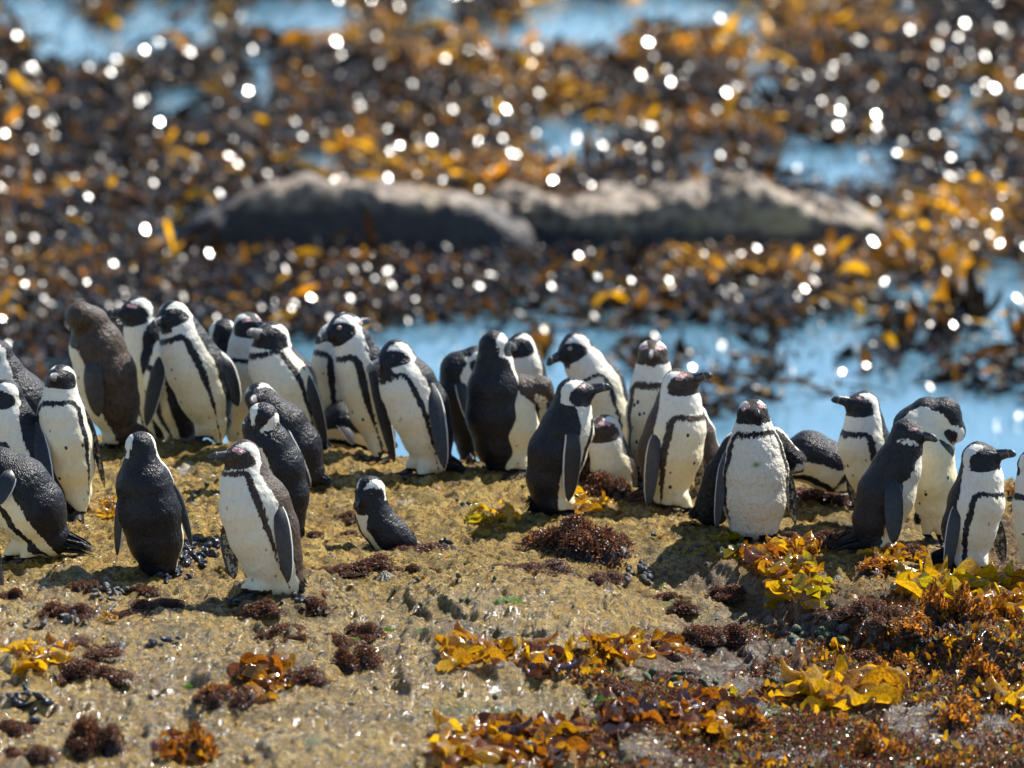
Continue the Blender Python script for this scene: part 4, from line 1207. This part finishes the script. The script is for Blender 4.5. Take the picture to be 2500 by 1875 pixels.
def place_tuft(me, name, T, group):
    x0, x1, yt, yb, lab = T
    g = ground((x0 + x1) / 2, yb - 2)
    s = g[1] / FPX
    hw = (x1 - x0) * 0.5 * s * 1.45; hh = (yb - yt) * s
    dep = hw * 0.85
    hgt = max(0.010, (hh - dep * 2 * 0.19) * 0.9)
    tall = 'mound' in lab or 'bush' in lab or 'dome' in lab
    if tall: hgt *= 1.4
    else: hgt = min(hgt, hw * 0.52)
    c = np.array([g[0], g[1] + dep * 0.85, 0]); c[2] = ZT(c[0], c[1]) - 0.004
    o = link(name, me, None, tuple(c))
    o.scale = (hw, dep, max(hgt, hw * 0.24)); o.rotation_euler = (0, 0, random.choice([0, math.pi]) + random.uniform(-.3, .3))
    tag(o, lab, 'seaweed', group)
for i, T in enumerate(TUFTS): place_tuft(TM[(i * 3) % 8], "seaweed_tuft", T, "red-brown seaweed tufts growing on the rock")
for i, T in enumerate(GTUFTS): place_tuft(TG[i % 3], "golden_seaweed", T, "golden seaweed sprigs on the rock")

# ------------------------------------------------------------------ kelp leaves washed over the rock
KM = dict(yellow=mat_kelp("yellow_kelp_blade", (0.58, 0.36, 0.008), (0.34, 0.17, 0.006), 0.13, 0.5, 25, tmul=1.5),
          olive=mat_kelp("olive_kelp_blade", (0.36, 0.29, 0.008), (0.18, 0.13, 0.006), 0.13, 0.5, 25, tmul=1.5),
          gold=mat_kelp("golden_kelp_blade", (0.44, 0.215, 0.006), (0.20, 0.080, 0.006), 0.13, 0.42, 25, tmul=1.5),
          orange=mat_kelp("orange_kelp_blade", (0.34, 0.115, 0.006), (0.11, 0.030, 0.006), 0.13, 0.42, 25, tmul=1.5),
          purple=mat_kelp("dark_kelp_blade", (0.10, 0.035, 0.02), (0.035, 0.015, 0.018), 0.13, 0.25, 25, tmul=1.5),
          green=mat_kelp("dark_green_kelp_blade", (0.06, 0.075, 0.012), (0.03, 0.035, 0.01), 0.2, 0.3, 25, tmul=1.4))
for m_ in KM.values(): m_.node_tree.nodes['Principled BSDF'].inputs['Coat Weight'].default_value = 1.0; m_.node_tree.nodes['Principled BSDF'].inputs['Coat Roughness'].default_value = 0.07
def blade_mesh(seed, mat):
    r = np.random.default_rng(seed)
    nu, nv = 20, 8
    u, v = np.meshgrid(np.linspace(0, 1, nu), np.linspace(-1, 1, nv), indexing='ij')
    w = r.uniform(.10, .17) * np.sin(np.pi * np.clip(0.13 + 0.74 * u, 0, 1)) ** 0.55 * (1 + 0.07 * np.sin(6 * u + seed)) * np.sqrt(np.clip(1 - np.abs(2 * u - 1) ** 7, 0.002, 1))
    curl = r.uniform(1.0, 2.6) * r.choice([-1, 1]); tw = r.uniform(-1.2, 1.2)
    bend = curl * (u - 0.4)
    x = np.cumsum(np.cos(bend), 0) / nu; zc = np.cumsum(np.sin(bend), 0) / nu * 0.7
    y0 = v * w; ph = r.random() * 6
    ruf = 0.085 * np.abs(v) ** 1.8 * np.sin(u * 9 + ph + v * 1.5) + 0.06 * np.sin(u * 5 + ph * 2) * v
    cup = r.uniform(-0.16, 0.22) * v * v
    a = tw * u
    y = y0 * np.cos(a) - (ruf + cup) * np.sin(a); z = zc + y0 * np.sin(a) + (ruf + cup) * np.cos(a)
    V = np.stack([x - 0.4, y + r.uniform(-.5, .5) * (u - .5) ** 2 + 0.08 * np.sin(u * 5 + ph), z], -1).reshape(-1, 3)
    V[:, 2] -= V[:, 2].min() * 0.85
    F = np.array([(i * nv + j, (i + 1) * nv + j, (i + 1) * nv + j + 1, i * nv + j + 1) for i in range(nu - 1) for j in range(nv - 1)])
    return mesh_np("blade", V, F, mat)
BM = {k: [blade_mesh(100 + 7 * i, m) for i in range(9)] for k, m in KM.items()}
def kelp_clump(x0, x1, yt, yb, cols, n, label, size=0.085, rise=0.36, drape=None):
    g = ground((x0 + x1) / 2, (yb + yt) / 2 if drape else yb - 3)
    root = empty("kelp_clump", tuple(g))
    tag(root, label, 'kelp', "kelp leaves washed onto the rock")
    for i in range(int(n * 1.45)):
        px = random.uniform(x0, x1); py = random.uniform(yt + (0 if drape else (yb - yt) * 0.30), yb)
        # rounded outline
        if ((px - (x0 + x1) / 2) / ((x1 - x0) / 2)) ** 2 + ((py - (yt + yb) / 2) / ((yb - yt) / 2)) ** 2 > 1.15: continue
        p = ground(px, py)
        c = random.choice(cols)
        
        o = link("blade", random.choice(BM[c]), root)
        s = size * 1.75 * random.uniform(0.6, 1.15)
        o.location = (p[0] - g[0], p[1] - g[1], p[2] - g[2] + random.uniform(0, 0.022) * (rise * 2))
        o.rotation_euler = (random.uniform(-.5, .5) * rise, random.uniform(-.55, .35) * rise, random.uniform(0, 6.28))
        o.scale = (s, s * random.uniform(.7, 1.15), s * random.uniform(.7, 1.3))
Y, O, G_, OR, PU, GR = 'yellow', 'olive', 'gold', 'orange', 'purple', 'green'
kelp_clump(1140, 1262, 1232, 1305, [Y, Y, O], 16, "yellow-green kelp lying on the rock left of the central navy-black penguin", .06)
kelp_clump(1398, 1490, 1200, 1262, [Y, G_], 12, "yellow kelp behind the biggest dark seaweed mound", .06)
kelp_clump(1828, 1990, 1322, 1425, [G_, G_, OR, Y], 34, "shiny golden kelp heap at the stocky moulting penguin's feet", .075)
kelp_clump(1880, 2010, 1405, 1515, [O, Y, G_], 22, "olive-yellow kelp blades hanging down the shaded rock step", .085, .6, True)
kelp_clump(1748, 1815, 1318, 1365, [GR, O], 9, "dark green kelp in shade under the stocky penguin's left foot", .055)
kelp_clump(2108, 2195, 1350, 1402, [Y, G_], 10, "bright golden kelp blades by the slate juvenile's feet", .07)
kelp_clump(2188, 2285, 1360, 1388, [G_], 8, "thin strip of golden kelp between the two right-hand penguins", .05)
kelp_clump(2178, 2420, 1402, 1478, [O, Y, Y], 34, "broad yellow-green kelp sheets below the clean black-and-white penguin", .10)
kelp_clump(2385, 2520, 1385, 1530, [OR, G_, Y], 32, "orange and gold kelp heap at the right edge", .085)
kelp_clump(12, 150, 1578, 1642, [Y, Y, G_], 20, "yellow kelp near the left edge beside a maroon tuft", .065)
kelp_clump(580, 705, 1608, 1716, [G_, OR, G_], 24, "shiny orange-gold kelp pile left of centre in the foreground", .075)
kelp_clump(388, 512, 1796, 1875, [OR, OR, G_], 18, "orange kelp at the bottom edge, left of centre", .06)
kelp_clump(1080, 1250, 1556, 1645, [G_, G_, Y], 26, "curled golden kelp ribbon alone on the wet rock at centre", .075)
kelp_clump(1275, 1480, 1575, 1668, [G_, PU, Y, OR], 30, "left end of the long golden-brown kelp strip", .08)
kelp_clump(1440, 1640, 1570, 1630, [G_, OR, Y], 24, "right end of the long golden-brown kelp strip", .08)
kelp_clump(1060, 1270, 1770, 1880, [G_, Y, OR], 36, "left side of the big kelp heap at the bottom, more golden", .09)
kelp_clump(1200, 1440, 1738, 1880, [OR, OR, PU, G_], 46, "right side of the big kelp heap at the bottom, deep red-orange", .09)
kelp_clump(1600, 1800, 1690, 1815, [OR, G_, G_, PU], 34, "orange-gold kelp heap left of the big yellow blade", .085)
kelp_clump(1738, 1786, 1680, 1730, [O, Y], 4, "single upright olive-yellow kelp blade at lower right", .07)
kelp_clump(1935, 2180, 1630, 1750, [Y, Y, G_], 24, "big smooth yellow kelp blades at lower right", .12)
kelp_clump(2445, 2530, 1700, 1755, [Y, O], 8, "yellow kelp blade cut by the right edge at the bottom", .10)
kelp_clump(220, 282, 1212, 1280, [Y, G_], 9, "small yellow kelp sprig beside the frontal penguin's foot at far left", .05)
kelp_clump(1480, 1600, 1725, 1800, [PU, OR, PU], 22, "dark purple-brown kelp between two orange heaps at the bottom", .08)
kelp_clump(2470, 2520, 1165, 1240, [OR, G_], 10, "orange kelp behind the penguin cut off by the right edge", .07)
kelp_clump(235, 305, 1500, 1522, [G_, Y], 5, "few golden kelp scraps at the edge of the seaweed at left", .035)

# ------------------------------------------------------------------ shells
def mussel_mesh():
    n, m = 7, 8; rg = []
    for i in range(n):
        t = i / (n - 1)
        w = np.interp(t, [0, .2, .55, .85, 1], [.05, .24, .36, .28, .05]); h = np.interp(t, [0, .2, .5, .85, 1], [.04, .20, .24, .14, .02])
        a = np.linspace(0, 2 * np.pi, m, endpoint=False)
        rg.append(np.stack([np.full(m, t - .5), w * np.cos(a), h * np.sin(a) * (1 - .25 * np.abs(np.cos(a)) ** 6)], 1))
    return sweep_part(rg)
def mat_shell(name, c1, c2, rough=0.3):
    s = NT(name); v = s.pos()
    wv = s.n('ShaderNodeTexWave'); s.L.new(v, wv.inputs[0]); wv.inputs['Scale'].default_value = 4; wv.inputs['Distortion'].default_value = 3
    n = s.noise(v, 6, 3)
    return s.done(s.mix(s.ss(n, .4, .6), s.mix(wv.outputs['Fac'], c1, c2), c1), rough, s.bump(wv.outputs['Fac'], .4, .03))
MU = mussel_mesh()
MUS = {k: mesh_np("mussel", MU[0], MU[1], m) for k, m in dict(
    blue=mat_shell("blue_black_shell", (0.010, 0.013, 0.024), (0.05, 0.06, 0.085)), grey=mat_shell("grey_shell", (0.055, 0.058, 0.065), (0.25, 0.24, 0.22), .45),
    green=mat_shell("algae_covered_shell", (0.03, 0.05, 0.025), (0.10, 0.17, 0.06), .6)).items()}
def cluster(name, me, cx, cy, rx, ry, n, s0, label, cat, group, flat=False):
    for i in range(n):
        a = random.random() * 6.28; q = math.sqrt(random.random())
        p = ground(cx + rx * q * math.cos(a), cy + ry * q * math.sin(a))
        o = link(name, me, None, (p[0], p[1], p[2] + s0 * random.uniform(.08, .4)))
        s = s0 * random.uniform(.7, 1.2)
        o.scale = (s, s, s)
        o.rotation_euler = (random.uniform(-1, 1), random.uniform(-1.3, .3), random.uniform(0, 6.28))
        tag(o, label, cat, group)
M_ = [("blue", 462, 1352, 70, 36, 80, .038, "blue-black mussel in the dense clump between the back-turned and the nearest penguin", "mussels packed in the clump by the back-turned penguin"),
 ("grey", 272, 1462, 44, 28, 22, .034, "pale grey mussel in the heap left of the back-turned penguin's feet", "pale mussels beside the wide seaweed patch"),
 ("grey", 192, 1512, 42, 18, 13, .034, "grey mussel under the wide seaweed patch at left", "grey mussels below the wide seaweed patch"),
 ("blue", 420, 1416, 44, 14, 14, .030, "dark mussel at the tail of the back-turned penguin", "mussels at the tail of the back-turned penguin"),
 ("blue", 1195, 1128, 52, 22, 26, .030, "black mussel on the crest beside the grey-billed penguin's tail", "mussels on the crest by the grey-billed penguin"),
 ("blue", 1082, 1338, 30, 14, 11, .032, "mussel at the right end of the large tuft before the lying penguin", "mussels beside the large central tuft"),
 ("blue", 1560, 1172, 24, 24, 8, .030, "mussel on the mound left of the big brown penguin", "mussels on the mound behind the big brown penguin"),
 ("grey", 75, 1530, 55, 14, 8, .03, "grey mussel scattered below the rounded tuft at the left edge", "mussels at the left edge"),
 ("blue", 60, 1740, 60, 40, 13, .04, "dark mussel among weeds at the lower left edge", "mussels at the lower left edge"),
 ("green", 1650, 1672, 110, 22, 20, .04, "green-filmed mussel under the golden kelp strip at right", "green-filmed mussels below the golden strip"),
 ("green", 1930, 1690, 60, 32, 12, .045, "green-filmed mussel left of the big yellow blades", "green-filmed mussels by the big yellow blades"),
 ("grey", 1990, 1556, 80, 34, 20, .042, "grey-green mussel on the lower rocks below the hanging kelp", "mussels below the hanging kelp"),
 ("blue", 2290, 1560, 60, 26, 13, .04, "black mussel beneath the gold-tipped seaweed bush", "mussels beneath the gold-tipped bush"),
 ("blue", 755, 1475, 30, 18, 6, .032, "dark mussel in the tuft right of the nearest penguin's tail", "mussels right of the nearest penguin's tail"),
 ("grey", 300, 1600, 16, 14, 4, .034, "mussel shell beside the maroon tuft at left", "mussels by the maroon tuft"),
 ("blue", 395, 1585, 28, 12, 3, .04, "gaping mussel shell lying alone on the wet rock at left", "lone mussel shells on wet rock")]
for k, cx, cy, rx, ry, n, s0, lab, grp in M_: cluster("mussel", MUS[k], cx, cy, rx, ry, n, s0, lab, 'mussel', grp)

def snail_mesh():
    rg = []
    for i, t in enumerate(np.linspace(0, 1, 7)):
        a = np.linspace(0, 2 * np.pi, 9, endpoint=False); r0 = [.25, .42, .5, .47, .36, .18, .02][i]
        rg.append(np.stack([r0 * np.cos(a) * 1.1, r0 * np.sin(a), np.full(9, [0, .08, .22, .4, .58, .72, .76][i]) + .05 * np.cos(a)], 1))
    return sweep_part(rg)
SN = snail_mesh(); SNM = mesh_np("periwinkle", SN[0], SN[1], mat_shell("grey_periwinkle_shell", (0.04, 0.042, 0.045), (0.12, 0.115, 0.105), .5))
SNG = mesh_np("periwinkle", SN[0], SN[1], MUS['green'].materials[0])
cluster("periwinkle", SNM, 1548, 1412, 52, 22, 20, .028, "round grey periwinkle in the cluster right of the seaweed tuft on the slope", 'shell', "periwinkles in the cluster on the slope")
cluster("periwinkle", SNG, 2000, 1570, 75, 22, 16, .035, "round algae-covered shell on the lower rocks below the hanging kelp", 'shell', "round green shells on the lower rocks")

for k, (cx, cy, rx, ry, lab) in enumerate([(560, 1240, 120, 60, "between the left penguins"), (700, 1440, 60, 40, "behind the nearest penguin's tail"), (1150, 1440, 220, 60, "on the bare slab at centre"),
        (400, 1640, 300, 80, "on the wet slab at lower left"), (1050, 1720, 260, 90, "on the wet slab at lower centre"), (1620, 1360, 150, 60, "on the shaded rock step"), (1300, 1240, 200, 60, "on the rock behind the big dark mound")]):
    cluster("snail", SNM if k % 2 else SNG, cx, cy, rx, ry, 9, .017, "tiny dark sea snail " + lab, 'snail', "tiny sea snails " + lab)

def limpet_mesh(seed):
    r = np.random.default_rng(seed); n = 26; rg = []
    a = np.linspace(0, 2 * np.pi, n, endpoint=False); rib = 1 + .09 * np.cos(a * 13) + .03 * r.normal(size=n)
    for t in (0, .3, .6, .85, 1.0):
        rr = (1 - t) ** 0.85 * .5 + .004
        rg.append(np.stack([rr * (1 + (rib - 1) * (1 - t)) * np.cos(a) + .06 * t, rr * (1 + (rib - 1) * (1 - t)) * np.sin(a) * .85, np.full(n, .38 * t)], 1))
    return sweep_part(rg)
def mat_limpet():
    s = NT("ribbed_limpet"); v = s.pos()
    gd = s.n('ShaderNodeTexGradient', gradient_type='RADIAL'); s.L.new(v, gd.inputs[0])
    st = s.math('SINE', s.math('MULTIPLY', gd.outputs['Fac'], 6.283 * 13)); n = s.noise(v, 9, 4)
    return s.done(s.mix(s.ss(s.math('ADD', st, s.math('MULTIPLY', n, 1.2)), 0.2, 1.0), (0.05, 0.048, 0.04), (0.30, 0.27, 0.20)), .6, s.bump(n, .6, .05))
ml = mat_limpet(); LM = [mesh_np("limpet", *limpet_mesh(k), ml, False) for k in range(3)]
for k, (px, py, w, lab) in enumerate([
    (943, 1416, 62, "large ribbed grey limpet below the central tufts"), (808, 1358, 24, "dark conical limpet left of the central tufts"),
    (1016, 1455, 22, "small dark limpet on open rock at centre"), (1010, 1428, 26, "limpet right of the large ribbed one"), (1055, 1434, 28, "limpet right of the tiny golden sprig"),
    (1400, 1392, 24, "dark pointed shell right of the flat oval tuft"), (105, 1440, 26, "limpet between two tufts at left edge"), (640, 1562, 20, "limpet above the crack left of centre"),
    (768, 1580, 36, "green-edged limpet below the middle-left group"), (1120, 1240, 22, "limpet above the yellow-green kelp"), (1135, 1237, 20, "paired limpet above the yellow-green kelp"),
    (370, 1785, 44, "long limpet half covered in algae near the bottom left"), (1700, 1400, 26, "barnacle ring on the shaded rock step"), (1790, 1416, 24, "limpet on the lower shaded step"),
    (2046, 1412, 34, "flat shell on the rock step left of the yellow-green sheets"), (1750, 1510, 36, "grey shell in the tufts below the rock step"), (1880, 1520, 40, "grey limpet right of the shaggy tuft"),
    (470, 1240, 24, "dark shell on rock between the two left penguins"), (1540, 1280, 20, "small grey shell on the sunlit ledge"), (720, 1330, 26, "grey limpet right of the nearest penguin's back")]):
    g = ground(px, py); o = link("limpet", LM[k % 3], None, (g[0], g[1] + .012, g[2] - .003)); s = w * g[1] / FPX * 1.1
    o.scale = (s, s, s * (1.5 if 'pointed' in lab or 'conical' in lab else 1)); o.rotation_euler = (0, 0, random.uniform(0, 6)); tag(o, lab, 'limpet')

# green cushions, pale pebbles and feathers
def cushion(seed, n=500):
    r = np.random.default_rng(seed); th = r.random(n) * 6.283; q = np.sqrt(r.random(n))
    x, y = np.cos(th) * q, np.sin(th) * q; z = np.sqrt(np.clip(1 - q * q, 0, 1)) * (.6 + .3 * r.random(n))
    V, F = ribbons(np.stack([x, y, z], 1), np.full(n, .16), np.full(n, .06), r.random(n) * 6.28, r.normal(.5, .6, n), r.normal(0, 1, n), r.random(n) * 6, 2)
    C = np.repeat(np.array([[.09, .24, .02]]) * (.5 + .9 * r.random(n))[:, None], 6, 0)
    return V, F, C
CU = [mesh_np("green_seaweed", *cushion(k)[:2], MT, False, dict(col=cushion(k)[2])) for k in (1, 2)]
for k, T in enumerate([(1206, 1280, 1450, 1480, "bright green seaweed cushion alone on bare rock at centre"), (930, 965, 1528, 1548, "green cushion at the right of the middle-left patch"),
    (1010, 1042, 1528, 1550, "green cushion above the smooth rock bulge"), (1450, 1512, 1692, 1722, "bright green cushion left of the orange-gold heap"), (440, 475, 1650, 1680, "green-topped cushion left of the golden fringe"),
    (1660, 1690, 1448, 1476, "green cushion in the diagonal row of tufts"), (855, 880, 1552, 1568, "tiny green cushion in the left lobe"), (1608, 1622, 1425, 1445, "tiny green cushion beside the periwinkles"),
    (1465, 1500, 1172, 1182, "green film on the mound before the sitting penguin"), (2016, 2040, 1312, 1326, "tiny green cushion left of the slate juvenile"), (905, 930, 1520, 1540, "dark green cushion in the long patch")]):
    x0, x1, yt, yb, lab = T
    g = ground((x0 + x1) / 2, yb); s = g[1] / FPX; o = link("green_seaweed", CU[k % 2], None, (g[0], g[1] + (x1 - x0) * s * .4, 0)); o.location.z = float(ZT(o.location.x, o.location.y)) - .003
    o.scale = ((x1 - x0) * s * .5, (x1 - x0) * s * .5, (yb - yt) * s * .6); tag(o, lab, 'seaweed', 'green seaweed cushions')

def tiny_shells():
    """crumbs of broken shell, grit and weed that no one could count"""
    r = np.random.default_rng(5); Vs, Fs, Cs = [], [], []; k = 0
    n = 42000
    x = r.uniform(-1.75, 1.75, n); y = 16.3 + 4.6 * r.random(n) ** 1.7; z = ZT(x, y)
    T = np.array([[1, 0, 0], [-.5, .8, 0], [-.5, -.8, 0], [0, 0, .75]])
    Ft = np.array([(0, 1, 3), (1, 2, 3), (2, 0, 3)])
    sz = 0.002 + 0.007 * r.random(n) ** 4
    ang = r.random(n) * 6.28; c, s = np.cos(ang), np.sin(ang)
    tx = T[None, :, 0] * c[:, None] - T[None, :, 1] * s[:, None]; ty = T[None, :, 0] * s[:, None] + T[None, :, 1] * c[:, None]
    V = np.stack([x[:, None] + tx * sz[:, None], y[:, None] + ty * sz[:, None], z[:, None] - .001 + T[None, :, 2] * sz[:, None] * .8], -1).reshape(-1, 3)
    F = (np.arange(n)[:, None, None] * 4 + Ft[None]).reshape(-1, 3)
    u = r.random(n); col = np.where((u < .10)[:, None], [.55, .50, .40], np.where((u < .45)[:, None], [.34, .19, .03], np.where((u < .8)[:, None], [.06, .055, .045], [.48, .32, .07])))
    s_ = NT("shell_grit"); m = s_.done(s_.attr('col', True), .22, None, Specular_IOR_Level=.8)
    tag(link("shell_grit", mesh_np("shell_grit", V, F, m, False, dict(col=np.repeat(col, 4, 0)))), "broken shell and grit scattered over the rock", 'shell grit', kind='stuff')
tiny_shells()

def lower_cover():
    """the tangle of small weed that carpets the lower rocks on the right"""
    r = np.random.default_rng(8); n = 60000
    px = r.uniform(1380, 2560, n); py = r.uniform(1480, 1900, n)
    D_ = np.interp(py, [1480, 1900], [18.6, 16.5]); x = (px - 1250) / FPX * D_ * 1.0; y = D_ + r.normal(0, .1, n)
    z = ZT(x, y); qx, qy = to_px(np.stack([x, y, z], 1))
    dens = sstep(-40, 120, (qx - 1480) * 0.42 + (qy - 1560) * 1.0 - 30 + 120 * fbm(x, y, 3, 3, 90)) * (qx > 1400)
    dens = dens * sstep(-0.32, 0.16, fbm(x, y, 5, 3, 555))
    k = r.random(n) < dens; x, y, z = x[k], y[k], z[k]; n = len(x)
    h = 0.022 * np.clip(fbm(x, y, 8, 2, 777) + .5, 0.05, 1)
    P = np.stack([x, y, z + h * r.random(n)], 1)
    mixn = fbm(x, y, 4.0, 3, 611); big = r.random(n) < 0.13 * sstep(-0.05, 0.35, mixn) + 0.010
    L = np.where(big, 0.018 + .024 * r.random(n), 0.008 + .012 * r.random(n)); W = L * np.where(big, .55, .38)
    V, F = ribbons(P, L, W, r.random(n) * 6.28, r.normal(.5, .6, n), r.normal(0, 1.2, n), r.random(n) * 6.28, 3)
    u = r.random(n)
    col = np.where(big[:, None], np.where((u < .35)[:, None], [.46, .27, .010], np.where((u < .75)[:, None], [.28, .12, .010], [.04, .017, .02])),
                   np.where((u < .16)[:, None], [.26, .11, .025], np.where((u < .62)[:, None], [.16, .072, .032], np.where((u < .72)[:, None], [.09, .17, .03], [.05, .024, .015]))))
    col = col * np.where((mixn < -0.12)[:, None], [.75, .62, .8], 1.0)
    col = col * (.6 + .7 * r.random(n))[:, None]
    s = NT("wet_weed"); c = s.attr('col', True); s.done(c, .24, None, Specular_IOR_Level=.6)
    tr = s.n('ShaderNodeBsdfTranslucent'); s.L.new(s.mix(1.0, c, (2, 1.8, 1.4), 'MULTIPLY'), tr.inputs['Color'])
    mx = s.n('ShaderNodeMixShader'); mx.inputs[0].default_value = .38
    s.L.new(s.p.outputs[0], mx.inputs[1]); s.L.new(tr.outputs[0], mx.inputs[2]); s.L.new(mx.outputs[0], s.out.inputs[0])
    tag(link("weed_cover", mesh_np("weed_cover", V, F, s.m, False, dict(col=np.repeat(col, 8, 0)))), "tangled small red and golden weed covering the lower rocks", 'seaweed', kind='stuff')
lower_cover()

FE = mat_simple("white_down", (0.75, 0.74, 0.72), (0.85, 0.84, 0.82), 40, 0.7)
FM = [blade_mesh(900 + k, FE) for k in range(3)]
for k, (px, py) in enumerate([(238, 1366), (160, 1376), (196, 1370), (140, 1392), (212, 1292), (228, 1290), (490, 1168), (520, 1172), (1190, 1440), (2085, 1352), (2130, 1310)]):
    p = ground(px, py); o = link("feather", FM[k % 3], None, (p[0], p[1], p[2] + .003)); o.scale = (.022, .022, .014); o.rotation_euler = (0, 0, k * 1.7)
    tag(o, "small white body feather shed on the rock", 'feather', 'white feathers shed on the rock')
